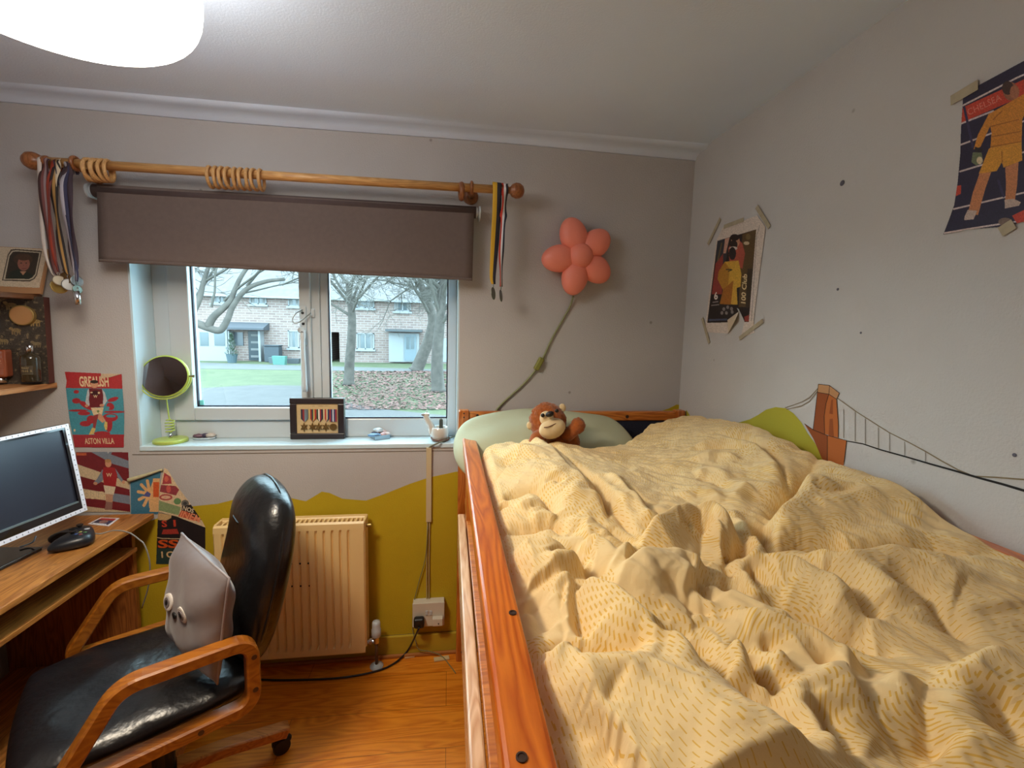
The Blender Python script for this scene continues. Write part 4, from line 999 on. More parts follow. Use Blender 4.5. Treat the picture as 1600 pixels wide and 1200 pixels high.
a = oZ(640, 1027, .003); mb = MB(); mb.obox(a, (.022, .003, 0), (-.001, .004, 0), (0, 0, .002)); tag(obj('paper_scrap', mb, mat('scrap_pale', C255(206, 160, 110), .8)), 'thin pale paper scrap on the floor beside the pipe collar', 'scrap')

# ================================================================== DESK
ZD = .74; DX0, DX1, DY0, DY1 = XL+.01, -1.222, .82, 2.01
M_dsk = wood('desk_oak', C255(140, 84, 36), C255(190, 126, 62), 1, 1.1, rough=.32, knots=False, coat=.2)
M_dsk2 = wood('desk_oak_upright', C255(124, 72, 32), C255(166, 102, 48), 2, 1.1, rough=.4, knots=False)
dk = thing('computer_desk', ((DX0+DX1)/2, 1.42, 0), 'brown wood effect computer desk along the left wall', 'desk')
mb = MB(); mb.box(DX0, DX1, DY0, DY1, ZD-.022, ZD); obj('desktop', mb, M_dsk, dk, bevel=.003)
mb = MB(); mb.box(DX0+.02, DX1-.06, DY1-.05, DY1-.03, 0, ZD-.022); obj('side_panel', mb, M_dsk2, dk, bevel=.002)
mb = MB(); mb.box(DX0+.02, DX1-.06, DY0+.03, DY0+.05, 0, ZD-.022); obj('side_panel', mb, M_dsk2, dk, bevel=.002)
mb = MB(); mb.box(DX0+.02, DX0+.038, DY0+.05, DY1-.05, .25, ZD-.022); obj('back_panel', mb, M_dsk2, dk)
mb = MB(); mb.box(DX0+.16, DX1-.035, DY0+.06, DY1-.06, .605, .622); obj('keyboard_tray', mb, M_dsk, dk, bevel=.002)
mb = MB(); mb.box(DX0+.04, DX1-.08, DY0+.05, DY1-.05, .1, .118); obj('lower_shelf', mb, M_dsk, dk, bevel=.002)
# monitor
mn = thing('monitor', (-1.42, 1.52, ZD), 'black computer monitor edged with white dotted tape on the desk', 'monitor')
BR = oY(135, 797, 1.79); BR = np.array((-1.313, 1.79, BR[2])); TR = oY(105, 662, 1.8)
b2 = oZ(0, 853, BR[2]); ud = b2-BR; ud /= np.linalg.norm(ud); uu = TR-BR; Hm = np.linalg.norm(uu); uu /= Hm; Wm = Hm*1.62; un2 = np.cross(uu, ud); un2 /= np.linalg.norm(un2)
if un2[0] < 0: un2 = -un2                     # un2 faces the room
def MP(u, v, d=0): return BR+ud*u*Wm+uu*v*Hm+un2*d
def mbx(u0, u1, v0, v1, d0, d1, mb): mb.prism([MP(u0, v0, d0), MP(u1, v0, d0), MP(u1, v1, d0), MP(u0, v1, d0)], un2*(d1-d0))
mb = MB(); mbx(0, 1, 0, 1, -.035, -.006, mb); obj('monitor_back', mb, M_black, mn, bevel=.006)
M_bez = mat('glossy_black_bezel', C255(16, 15, 24), .12, coat=.5)
mb = MB(); mbx(0, 1, 0, .12, -.006, .003, mb); mbx(0, 1, .945, 1, -.006, .003, mb); mbx(0, .045, .12, .945, -.006, .003, mb); mbx(.955, 1, .12, .945, -.006, .003, mb); obj('bezel', mb, M_bez, mn)
mb = MB(); mbx(.045, .955, .12, .945, -.006, -.003, mb); obj('screen', mb, mat('dark_screen', C255(40, 46, 60), .28, spec=.5), mn)
mb = MB(); mbx(.045, .955, .118, .135, -.003, .0035, mb); obj('silver_strip', mb, mat('silver_grey', C255(120, 136, 140), .3, .5), mn)
# white tape with dots around the edge
def tape(u0, u1, v0, v1, nd, vert):
    P = Paint(0, 0, 1, 1, 3, (225, 225, 235)); k = nd
    if vert: P = Paint(0, 0, .06, 1, 220, (225, 225, 235)); [P.ell(.03, (i+.5)/k, .011, .005, (40, 40, 60)) for i in range(k)]
    else: P = Paint(0, 0, 1, .05, 240, (225, 225, 235)); [P.ell((i+.5)/k, .025, .004, .009, (40, 40, 60)) for i in range(k)]
    s = (.06, 1) if vert else (1, .05)
    P.build('dotted_tape', lambda x, y: np.array([MP(u0+(u1-u0)*a/s[0], v1+(v0-v1)*b/s[1], .0042) for a, b in zip(x, y)]), mn, thick=.0008)
tape(1, 0, .965, 1.0, 30, False); tape(1, 0, 0, .042, 30, False); tape(.028, 0, .042, .965, 16, True); tape(1, .972, .042, .965, 16, True)
mb = MB(); mb.tube(crom([MP(.0, .985, .004), MP(-.012, .98, .0), MP(-.03, .94, -.01), MP(-.03, .86, -.02), MP(-.01, .8, -.03)], 5), .0018, 6); obj('loose_tape_end', mb, mat('tape_clear', C255(180, 170, 150), .4), mn)
mb = MB(); p = MP(.5, .15, -.035); mb.tube([p, p-un2*.03+(0, 0, .0), (p[0]-.04, p[1], ZD+.012)], [.03, .028, .025], 12); obj('stand_neck', mb, M_black, mn, smooth=True)
# flat black stand foot reaching forward of the screen
f0, f1 = oZ(66, 854, ZD+.014), oZ(0, 886, ZD+.014)
uf = (f1-f0)/np.linalg.norm(f1-f0); vf = np.array((uf[1], -uf[0], 0)); vf = vf if vf[0] < 0 else -vf
mb = MB(); mb.prism([f0, f0+uf*.3, f0+uf*.3+vf*.17, f0+vf*.15], (0, 0, -.0135)); ft = obj('stand_foot', mb, M_bez, mn, bevel=.003)
mb = MB(); mb.prism([f0, f0+uf*.3, f0+uf*.3-vf*.002, f0-vf*.002], (0, 0, -.003)); obj('foot_edge', mb, mat('silver_grey', (1, 1, 1)), ft)
# usb lead on the foot
mb = MB(); mb.tube(crom([oZ(30, 855, ZD+.02), oZ(45, 850, ZD+.022), oZ(52, 846, ZD+.03), oZ(56, 838, ZD+.04)], 5), .0028, 7); ul = tag(obj('usb_lead', mb, mat('silver_lead', C255(150, 156, 170), .3, .5), smooth=True), 'short silver grey lead lying on the monitor foot', 'cable')
# game controller
gc = oZ(119, 840, ZD+.02); ct_ = thing('game_controller', (gc[0], gc[1], ZD), 'black wired game controller on the desk in front of the monitor', 'game controller')
M_ctl = mat('controller_black', C255(30, 32, 38), .35)
cu = np.array(oZ(146, 820, ZD+.02))-np.array(oZ(100, 846, ZD+.02)); cu = np.array((.8, .6, 0)); cu /= np.linalg.norm(cu); cv = np.array((-cu[1], cu[0], 0))
if cv[0] > 0: cv = -cv
def CP(a, b, z): return gc+cu*a+cv*b+np.array((0, 0, z-.02))
mb = MB(); out = [(.045, .062), (.05, .02), (.05, -.02), (.045, -.062), (.02, -.074), (-.02, -.072), (-.062, -.066), (-.076, -.05), (-.066, -.036), (-.03, -.026), (-.022, 0), (-.03, .026), (-.066, .036), (-.076, .05), (-.062, .066), (-.02, .072), (.02, .074)]
lo = [CP(a, b, .006) for a, b in out]; hi = [CP(a*.95, b*.95, .040 if a > -.03 else .03) for a, b in out]; m1 = [CP(a*1.03, b*1.03, .02) for a, b in out]; n = len(out)
top = [CP(a*.6, b*.6, .046) for a, b in out]; bot = [CP(a*.8, b*.8, .0) for a, b in out]
vs = bot+lo+m1+hi+top; fs = [(j*n+i, j*n+(i+1) % n, (j+1)*n+(i+1) % n, (j+1)*n+i) for j in range(4) for i in range(n)]
fs += [tuple(range(n))[::-1]]+[tuple(range(4*n, 5*n))]
mb.add(vs, fs); obj('controller_body', mb, M_ctl, ct_, smooth=True, sub=1)
for a, b in ((.012, .035), (-.008, -.02)):
    mb = MB(); mb.lathe([(.006, 0), (.006, .008), (.01, .009), (.01, .012), (.006, .0115)], CP(a, b, .042), seg=16); obj('thumbstick', mb, M_black, ct_)
for a, b, cl in ((.024, -.034, (70, 110, 70)), (.012, -.046, (120, 60, 60)), (.0, -.034, (60, 80, 130)), (.012, -.022, (150, 140, 70))):
    mb = MB(); mb.lathe([(.0052, 0), (.0052, .005), (.003, .0065)], CP(a, b, .040), seg=12); obj('button', mb, mat('button_%d_%d_%d' % cl, C255(*cl), .3), ct_)
mb = MB(); mb.obox(CP(-.006, .026, .045), cu*.011, cv*.004, (0, 0, .003)); mb.obox(CP(-.006, .026, .045), cu*.004, cv*.011, (0, 0, .003)); obj('direction_pad', mb, M_black, ct_)
mb = MB(); mb.lathe([(.008, 0), (.008, .004), (.004, .005)], CP(.03, 0, .041), seg=14); obj('guide_button', mb, mat('silver_white', C255(210, 214, 220), .2, .4), ct_)
mb = MB(); mb.tube(crom([CP(.05, 0, .02), oZ(158, 834, ZD+.018), oZ(172, 830, ZD+.02), oZ(186, 829, ZD+.022), oY(203, 833, 1.78), oY(216, 842, 1.75), oY(226, 852, 1.74), oY(234, 880, 1.74), oY(232, 915, 1.75), oY(222, 950, 1.76)], 6), .0024, 7); obj('lead', mb, mat('grey_lead', C255(140, 136, 130), .5), ct_, smooth=True)
# collector card
Q = [oZ(157, 808.5, ZD+.0015), oZ(187, 809.5, ZD+.0015), oZ(170, 822, ZD+.0015), oZ(137, 818.5, ZD+.0015)]
P = Paint(0, 0, 1, 1, 60, (225, 222, 226)); P.poly([(.1, .1), (.9, .1), (.9, .9), (.1, .9)], (52, 54, 84)); P.poly([(.1, .1), (.9, .1), (.9, .34), (.1, .34)], (180, 60, 56)); P.ell(.5, .55, .2, .2, (150, 110, 100)); P.poly([(.15, .8), (.8, .8), (.8, .87), (.15, .87)], (225, 222, 226)); P.noise(.2)
tag(P.build('picture_card', quadmap(*Q), thick=.001), 'small white bordered picture card lying on the desk', 'card')

# ================================================================== WALL SHELVES ON THE LEFT
M_shf = wood('shelf_wood', C255(146, 96, 54), C255(186, 130, 80), 1, 1, rough=.5, knots=False)
mb = MB(); mb.box(XL, -1.553, 1.25, 2.028, 1.268, 1.288); s1_ = tag(obj('wall_shelf', mb, M_shf, bevel=.002), 'brown wooden wall shelf carrying the patterned gift box', 'shelf')
mb = MB(); mb.box(XL, -1.575, 1.3, 2.025, 1.612, 1.632); s2_ = tag(obj('wall_shelf', mb, wood('shelf_dark_wood', C255(84, 52, 30), C255(120, 76, 44), 1, 1, rough=.5, knots=False), bevel=.002), 'dark wooden wall shelf under the child portrait', 'shelf')
# portrait standing on the upper shelf
A, B_, C_, D_ = oY(-20, 384, 2.022), oY(75, 389, 2.022), oY(62, 450.5, 1.985), oY(-38, 446, 1.985)
C_[2] = D_[2] = 1.634
pt_ = thing('photo_frame', (D_+C_)/2, 'cream mounted portrait photo leaning on the upper left shelf', 'photo')
nrm = np.cross(B_-A, D_-A); nrm /= np.linalg.norm(nrm); nrm = nrm if nrm[1] > 0 else -nrm
mb = MB(); mb.prism([A, B_, C_, D_], nrm*.012); obj('frame_board', mb, mat('frame_tan', C255(170, 124, 84), .6), pt_, bevel=.001)
P = Paint(-40, 380, 80, 455, 2.2, (196, 178, 152))
P.poly([(17, 390), (24, 389), (65.5, 392), (58, 430), (54, 436), (46, 440), (3, 438.5), (12, 398)], (70, 58, 46)); P.poly([(18.5, 392), (25, 391), (63.5, 394), (56.5, 429), (52, 435), (46, 437.5), (5, 437), (13.5, 399)], (186, 174, 150)); P.poly([(20, 393.5), (26, 392.8), (61.5, 395.2), (55, 428), (50, 434), (45, 436), (8, 435.5), (15, 400)], (50, 40, 30))
P.ell(36, 405, 15, 9, (66, 46, 32)); P.poly([(10, 435), (17, 424), (30, 420), (38, 422), (52, 430), (46, 436)], (32, 38, 28)); P.ell(37, 412, 9.5, 11, (138, 86, 68)); P.ell(37.5, 402, 11, 5, (72, 48, 32)); P.poly([(31, 424), (41, 424), (36, 430)], (176, 130, 100)); P.ell(33, 411, 1.4, .9, (50, 34, 28)); P.ell(41, 411, 1.4, .9, (50, 34, 28)); P.line([(34, 419), (37, 420), (41, 419)], 1, (110, 50, 46)); P.ell(37, 415, 1.2, 1, (120, 70, 58)); P.noise(.12)
def fmap(x, y):
    d = np.stack([(x-800)/FPX, (y-600)/FPX, np.ones_like(x)], -1) @ CM
    t = ((A-nrm*.001-EYE)@nrm)/(d@nrm); return EYE+d*t[:, None]
m_ = (P.X-62)*(389-450.5)/(75-62.0)
P.mask = P.inside([(-20, 384.5), (74.6, 389.4), (61.8, 450), (-37, 446)])
P.build('portrait_mount', fmap, pt_, thick=0)
# gift box with cut-out bottles
g1 = oZ(84, 593, 1.289); yaw = math.radians(8); gu = np.array((-math.cos(yaw), -math.sin(yaw), 0)); gn = np.array((math.sin(yaw), -math.cos(yaw), 0)); gz_ = np.array((-.0, .03, 1.0)); gz_ /= np.linalg.norm(gz_)
g1 = np.array((-1.546, 1.982, 1.289)); 
Hg = .335; Wg = .215; Dg = .034
gb = thing('gift_box', g1, 'dark camouflage patterned gift box of toiletries on the left shelf', 'gift box')
def GP(u, v, d=0): return g1+gu*u+gz_*v+gn*d
P = Paint(0, 0, Wg, Hg, 900, (58, 50, 44))
nz = np.kron(rng.random((60, 40)), np.ones((8, 8)))
for _ in range(5): nz = (nz+np.roll(nz, 1, 0)+np.roll(nz, -1, 0)+np.roll(nz, 1, 1)+np.roll(nz, -1, 1)+np.roll(nz, 2, 0)+np.roll(nz, -2, 1))/7
nz = nz[:P.h, :P.w]; nz = np.argsort(np.argsort(nz.ravel())).reshape(nz.shape)/nz.size
for (thr, c) in ((.72, (84, 76, 62)), (.86, (34, 30, 30)), (.93, (112, 98, 74))): P.put(nz > thr, c)
def beast(x, y, s, c):
    P.ell(x, y, .017*s, .008*s, c); P.ell(x+.017*s, y-.007*s, .007*s, .006*s, c)
    for dx in (-.012, -.004, .006, .013): P.line([(x+dx*s, y), (x+dx*s, y+.017*s)], .004*s, c)
for x, y, s, c in ((.155, .1, 1, (140, 118, 74)), (.03, .095, 1, (146, 122, 76)), (.1, .035, 1, (140, 120, 80)), (.09, .13, .9, (128, 106, 68)), (.03, .18, .8, (120, 104, 76)), (.13, .17, .8, (126, 108, 72)), (.19, .2, .8, (122, 104, 70)), (.05, .29, .9, (84, 72, 50))): beast(x, y, s, c)
P.noise(.25); P.X, P.Y = P.X, P.Y
def gmap(x, y): return np.array([GP(a, Hg-b, .0005) for a, b in zip(x, y)])
mb = MB(); mb.prism([GP(0, 0), GP(Wg, 0), GP(Wg, Hg), GP(0, Hg)], -gn*Dg); obj('box_body', mb, mat('box_maroon', C255(84, 40, 32), .6), gb, bevel=.002)
P.build('box_front', gmap, gb, thick=0)
# painter runs right-to-left across the front: u = 0 is the window side
def gthing(name, u, v, label, cat): return thing(name, GP(u, v, .02), label, cat)
tn2 = gthing('round_tin', .118, .255, 'round gold rimmed tin in the top of the patterned gift box', 'tin')
mb = MB(); mb.lathe([(.038, 0), (.038, .014), (.036, .016)], GP(.062, .262, .001), gn, 36); obj('tin_rim', mb, mat('tin_gold', C255(170, 140, 84), .4, .6), tn2, smooth=False)
mb = MB(); mb.lathe([(.034, 0), (.033, .001)], GP(.062, .262, .0165), gn, 36); obj('tin_lid', mb, mat('tin_tan', C255(176, 130, 84), .6, var=.05), tn2)
bt = gthing('toiletry_bottle', .055, .03, 'dark olive toiletry bottle with silver cap in the gift box', 'bottle')
mb = MB(); mb.lathe([(.026, 0), (.0285, .004), (.0285, .088), (.026, .098), (.012, .106), (.011, .11)], GP(.034, .012, .031), gz_, 28); o = obj('bottle_body', mb, mat('olive_glass', C255(52, 44, 30), .12, coat=.5), bt, smooth=True)
mb = MB(); mb.lathe([(.011, .0), (.011, .026), (.009, .028)], GP(.034, .122, .031), gz_, 20); obj('bottle_cap', mb, mat('chrome', (1, 1, 1)), bt, smooth=True)
P = Paint(0, 0, .04, .034, 2600, (62, 52, 36)); scrib(P, .005, .03, .008, .007, (160, 140, 100)); scrib(P, .003, .037, .019, .009, (150, 130, 90)); P.line([(.008, .031), (.034, .031)], .001, (120, 110, 80))
def cyl(x, y): a = (x-.02)/.0288; return np.array([GP(.034, .012, .031)+gz_*(.062-q)+(-gu*math.sin(t)+gn*math.cos(t))*.0288 for t, q in zip(a, y)])
P.build('bottle_lettering', cyl, bt, thick=0)
b2_ = gthing('toiletry_bottle', .13, .03, 'amber pink toiletry bottle at the left edge of the gift box', 'bottle')
mb = MB(); q = GP(.132, .026, .024); mb.obox(q+gz_*.055, gu*.03, gn*.02, gz_*.052); obj('bottle_body', mb, mat('amber_pink', C255(140, 74, 50), .15, coat=.5), b2_, bevel=.008, seg=3)
mb = MB(); mb.lathe([(.016, 0), (.016, .02)], q-gz_*.018, gz_, 18); obj('bottle_cap', mb, mat('chrome', (1, 1, 1)), b2_, smooth=True)
P = Paint(0, 0, .05, .036, 2200, (146, 80, 56)); scrib(P, .006, .044, .01, .008, (190, 134, 104)); P.line([(.006, .02), (.044, .02)], .0012, (196, 140, 110)); P.line([(.01, .028), (.04, .028)], .0012, (180, 120, 92))
P.build('bottle_lettering', lambda x, y: np.array([q+gz_*(.075-b)+gu*(.025-a)+gn*.0204 for a, b in zip(x, y)]), b2_, thick=0)
# ================================================================== POSTERS ON THE WINDOW WALL
def Z(x0, y0, k): return lambda P: [(x0+a/k, y0+b/k) for a, b in P]
z5 = Z(90, 570, 9.233)
def z5e(P, cx, cy, rx, ry, c, r=0): P.ell(90+cx/9.233, 570+cy/9.233, rx/9.233, ry/9.233, c, r)
P = Paint(98, 576, 197, 703, 2.6, (176, 50, 54))
TEAL, CLA, CRE, SKN = (72, 148, 164), (168, 46, 54), (226, 202, 160), (206, 150, 116)
P.poly(z5([(120, 335), (945, 345), (970, 1010), (175, 1010)]), TEAL)
for e in ((270, 390, 40, 26), (270, 520, 60, 40), (420, 590, 120, 40, .5), (300, 660, 140, 16), (380, 700, 90, 30), (800, 500, 80, 30, -.3), (760, 600, 60, 50, .6), (820, 680, 150, 16), (760, 760, 110, 60), (480, 790, 60, 60), (400, 850, 80, 40), (740, 860, 50, 110), (640, 990, 120, 30)): z5e(P, e[0], e[1], e[2], e[3], CLA, e[4] if len(e) > 4 else 0)
z5e(P, 770, 740, 70, 22, TEAL); z5e(P, 720, 620, 30, 20, TEAL)
P.text('GREALISH', z5([(318, 318), (742, 318), (305, 165)]), CRE, .03)
z5e(P, 530, 285, 58, 50, SKN); z5e(P, 528, 245, 60, 24, (54, 40, 36))
P.poly(z5([(450, 345), (430, 370), (400, 540), (430, 600), (460, 590), (470, 420)]), (190, 196, 200)); P.poly(z5([(640, 350), (680, 400), (715, 520), (660, 600), (610, 590), (660, 510)]), (190, 196, 200))
P.poly(z5([(450, 340), (640, 350), (660, 450), (650, 610), (470, 620), (450, 500), (460, 420)]), (112, 36, 44)); z5e(P, 545, 410, 60, 40, (64, 26, 34)); z5e(P, 490, 400, 18, 10, CRE); z5e(P, 595, 405, 16, 16, CRE); P.text('W', z5([(515, 475), (575, 475), (515, 435)]), CRE, .02)
z5e(P, 640, 585, 34, 20, SKN); z5e(P, 420, 590, 24, 20, SKN)
P.poly(z5([(480, 620), (665, 615), (640, 720), (600, 700), (520, 735)]), CRE); z5e(P, 585, 672, 18, 18, (120, 140, 80))
P.poly(z5([(520, 730), (600, 710), (570, 800), (545, 920), (510, 905)]), (150, 60, 60)); P.poly(z5([(590, 700), (640, 720), (690, 800), (650, 840), (580, 780)]), SKN)
P.poly(z5([(500, 905), (550, 920), (520, 1000), (450, 1010), (470, 970)]), (216, 190, 110)); P.poly(z5([(680, 810), (720, 830), (715, 930), (690, 945), (670, 880)]), (216, 190, 110))
z5e(P, 245, 945, 14, 20, CRE)
P.poly(z5([(195, 1012), (975, 1005), (975, 1250), (195, 1250)]), CLA); P.text('ASTON VILLA', z5([(395, 1145), (820, 1140), (385, 1060)]), CRE, .015)
P.noise(.12); P.mask = P.inside(z5([(100, 98), (625, 122), (625, 160), (610, 185), (760, 178), (925, 130), (935, 330), (965, 700), (955, 1195), (245, 1190), (165, 760), (115, 330), (130, 235)]))
po = P.build('footballer_poster', wallmap(YB-.0025)); tag(po, 'red and teal poster of a running footballer with large block lettering at top', 'poster')
P = Paint(157, 580, 191, 592, 2.6, (205, 180, 150)); P.noise(.1); P.mask = P.inside(z5([(630, 125), (925, 130), (760, 182), (612, 192)]))
o = P.build('torn_corner', wallmap(YB-.004), po)
z6 = Z(110, 690, 6.0)
def z6e(P, cx, cy, rx, ry, c, r=0): P.ell(110+cx/6, 690+cy/6, rx/6, ry/6, c, r)
P = Paint(116, 703, 206, 800, 2.6, (206, 184, 150)); CL2, BL2 = (118, 32, 40), (124, 134, 148)
P.poly(z6([(0, 60), (220, 95), (550, 240), (550, 380), (0, 190)]), CL2); P.poly(z6([(180, 90), (560, 90), (560, 255), (400, 210)]), BL2); P.poly(z6([(400, 80), (560, 80), (560, 185), (380, 120)]), CL2)
P.poly(z6([(0, 300), (560, 450), (560, 520), (0, 420)]), CL2); P.poly(z6([(380, 480), (570, 510), (570, 590), (400, 570)]), BL2); P.poly(z6([(100, 520), (400, 560), (570, 590), (570, 660), (100, 600)]), CL2); P.poly(z6([(55, 105), (150, 108), (150, 130), (60, 130)]), (196, 96, 60))
P.text('GREALISH', z6([(135, 535), (335, 545), (130, 458)]), CRE, .03)
P.poly(z6([(300, 260), (250, 350), (215, 385), (240, 405), (300, 370), (330, 300)]), BL2); P.poly(z6([(420, 250), (460, 310), (510, 380), (490, 390), (440, 330)]), BL2); z6e(P, 235, 392, 20, 14, SKN); z6e(P, 498, 380, 14, 16, SKN)
P.poly(z6([(310, 240), (415, 245), (440, 310), (425, 425), (315, 410), (300, 300)]), (164, 40, 44)); P.text('W', z6([(335, 330), (390, 330), (335, 295)]), CRE, .02)
z6e(P, 355, 205, 30, 36, SKN); z6e(P, 352, 180, 30, 16, (172, 130, 84))
P.poly(z6([(310, 408), (425, 425), (405, 500), (330, 500)]), (222, 206, 178)); P.poly(z6([(330, 490), (400, 495), (390, 640), (335, 640)]), (196, 150, 120)); P.poly(z6([(335, 560), (395, 570), (390, 640), (320, 640)]), (150, 110, 100))
P.noise(.12); P.mask = P.inside(z6([(52, 98), (345, 95), (352, 112), (365, 96), (542, 100), (562, 660), (52, 660)]))
tag(P.build('footballer_poster', wallmap(YB-.0025)), 'claret, cream and grey striped poster of a footballer above the desk', 'poster')
# blue paper with a bright sun drawing, top edge curled over
P = Paint(198, 730, 256, 806, 2.6, (66, 120, 146)); OR, PE = (210, 92, 46), (226, 178, 122)
P.poly(z6([(775, 345), (845, 345), (825, 660), (740, 660), (770, 480)]), PE)
for a in (.1, .7, 1.3, 1.9, 2.5, 3.1, 3.7, 4.3): P.line(z6([(745, 490), (745+110*math.cos(a+1.4), 490+125*math.sin(a+1.4))]), 4.8, PE)
z6e(P, 745, 490, 56, 56, PE); P.poly(z6([(680, 510), (720, 465), (755, 490), (740, 520)]), (84, 90, 150)); P.poly(z6([(776, 380), (832, 380), (828, 520), (776, 520)]), OR); P.noise(.12)
P.mask = P.inside(z6([(562, 372), (850, 265), (840, 345), (824, 680), (566, 680)]))
bp2 = P.build('drawing_sheet', wallmap(YB-.0025)); tag(bp2, 'blue paper with an orange sun drawing pinned behind the desk corner', 'drawing')
mb = MB(); a, b, c = [oY(*z6([q])[0], YB-.009) for q in ((545, 362), (700, 315), (862, 262))]
mb.tube(crom([a, b, c], 8), np.linspace(.009, .004, 17), 10); obj('curled_edge', mb, mat('paper_back_cream', C255(196, 188, 150), .8, var=.15, vscale=40), bp2, smooth=True)
P = Paint(242, 728, 324, 826, 2.6, (222, 196, 158))
P.poly(z6([(880, 290), (940, 330), (950, 395), (860, 400)]), (176, 70, 74)); P.poly(z6([(850, 400), (985, 415), (1020, 450), (990, 505), (838, 470)]), (150, 62, 70)); z6e(P, 900, 350, 20, 26, (212, 110, 90)); z6e(P, 920, 445, 22, 34, (206, 96, 88)); P.line(z6([(852, 402), (985, 412)]), 1.2, (222, 196, 158))
z6e(P, 895, 522, 62, 30, (178, 78, 76)); z6e(P, 895, 522, 44, 16, (220, 180, 150)); z6e(P, 1003, 560, 34, 30, (104, 140, 92)); P.poly(z6([(832, 552), (1036, 615), (1015, 690), (828, 645)]), (140, 158, 112)); z6e(P, 1075, 580, 36, 34, (112, 108, 100)); P.ell(110+1075/6, 690+580/6, 3, 2.6, (60, 60, 60))
P.poly(z6([(1045, 605), (1130, 590), (1240, 740), (1040, 690)]), (44, 38, 38)); P.text('NOS', z6([(1050, 640), (1150, 672), (1062, 600)]), (230, 212, 180), .02)
P.poly(z6([(1040, 645), (1090, 655), (1225, 755), (1010, 700)]), (206, 92, 62)); P.text('INEM', z6([(1022, 705), (1205, 760), (1050, 645)]), (236, 150, 110), .02); P.noise(.14)
P.mask = P.inside(z6([(880, 245), (912, 262), (1020, 440), (1110, 560), (1240, 750), (1268, 808), (1040, 722), (1000, 705), (825, 660), (835, 470), (845, 380)]))
tag(P.build('comic_cutting', wallmap(YB-.004)), 'triangular comic page cutting with red and green panels taped above the dark poster', 'cutting')
P = Paint(240, 796, 326, 884, 2.6, (40, 34, 36))
P.poly(z6([(795, 668), (950, 680), (945, 715), (900, 740), (830, 735), (780, 715)]), (206, 170, 120))
P.text('S', z6([(858, 802), (908, 802), (852, 738)]), (206, 70, 48), .03); P.text('I', z6([(968, 796), (990, 796), (964, 734)]), (206, 70, 48), .04); P.poly(z6([(870, 825), (1000, 818), (1018, 866), (855, 868)]), (170, 60, 50)); P.line(z6([(805, 898), (860, 908), (1040, 912)]), 1.2, (220, 190, 150))
P.text('SSS', z6([(818, 998), (1110, 998), (822, 920)]), (214, 88, 36), .03); P.poly(z6([(800, 1000), (1300, 1000), (1300, 1180), (800, 1180)]), (44, 66, 62)); P.text('I CHE', z6([(855, 1090), (1080, 1085), (850, 1030)]), (224, 190, 140), .03); P.noise(.14)
P.mask = P.inside(z6([(820, 668), (1040, 700), (1265, 800), (1268, 1150), (802, 1150)]))
tag(P.build('slogan_poster', wallmap(YB-.0025)), 'black poster with red and orange letters behind the chair cushion', 'poster')

# ================================================================== POSTERS ON THE RIGHT WALL
M_tape = mat('masking_tape', C255(176, 164, 138), .7, var=.1, vscale=50)
def tapes(parent, segs, w, dx):
    for (a, b) in segs:
        p, q = oX(*a, XR-dx), oX(*b, XR-dx); u = (q-p)/2; n = np.cross(u, (1, 0, 0)); n /= np.linalg.norm(n); mb = MB(); mb.obox((p+q)/2, u, n*w/2, (.0003, 0, 0)); obj('tape_strip', mb, M_tape, parent)
z3 = Z(1080, 300, 5.0)
def z3e(P, cx, cy, rx, ry, c, r=0): P.ell(1080+cx/5, 300+cy/5, rx/5, ry/5, c, r)
P = Paint(1096, 330, 1200, 532, 2.8, (214, 200, 188))
P.poly(z3([(205, 382), (508, 292), (450, 1015), (125, 1022)]), (36, 28, 28)); P.poly(z3([(205, 382), (300, 352), (270, 560), (190, 560)]), (52, 56, 66)); P.poly(z3([(265, 365), (300, 354), (270, 480), (250, 480)]), (200, 150, 130))
P.poly(z3([(400, 330), (508, 292), (455, 900), (370, 900)]), (92, 70, 40)); P.poly(z3([(440, 600), (482, 600), (452, 905), (425, 905)]), (58, 48, 34)); P.poly(z3([(190, 560), (250, 480), (240, 800), (160, 800)]), (150, 60, 52))
P.poly(z3([(290, 440), (340, 350), (400, 400), (420, 480), (400, 600), (300, 560)]), (176, 84, 66)); z3e(P, 345, 385, 34, 50, (190, 140, 110)); z3e(P, 340, 355, 36, 26, (40, 28, 26))
z3e(P, 332, 410, 30, 34, (48, 36, 34)); z3e(P, 330, 440, 32, 14, (206, 196, 186)); z3e(P, 322, 480, 28, 50, (40, 32, 36))
YL = (214, 168, 64)
P.poly(z3([(262, 545), (370, 535), (392, 640), (385, 740), (355, 750), (362, 880), (222, 875), (250, 760), (205, 680), (215, 620)]), YL); P.poly(z3([(262, 545), (300, 600), (290, 720), (250, 770), (205, 680), (215, 620)]), (186, 132, 46)); P.poly(z3([(250, 760), (330, 690), (310, 880), (222, 875)]), (170, 106, 36)); P.line(z3([(275, 605), (310, 605)]), 2, (60, 50, 36)); P.line(z3([(290, 620), (318, 608)]), 1.6, (60, 50, 36))
P.text('100 Club', z3([(424, 872), (438, 643), (388, 866)]), (230, 208, 160), .02); P.text('6', z3([(180, 845), (208, 838), (178, 785)]), (236, 228, 220), .03)
P.line(z3([(170, 862), (208, 856)]), 1.6, (160, 150, 150)); P.line(z3([(160, 886), (215, 880)]), 1.6, (150, 140, 140)); P.line(z3([(142, 1000), (275, 996)]), 3, (74, 84, 110))
for x, y in ((255, 915), (285, 900), (315, 912), (240, 945), (275, 945), (320, 938)): z3e(P, x, y, 11, 14, (140, 132, 128))
P.text('CRYSTAL', z3([(212, 535), (240, 400), (200, 535)]), (130, 110, 70), .0) if False else P.line(z3([(208, 535), (238, 400)]), 2, (110, 92, 60))
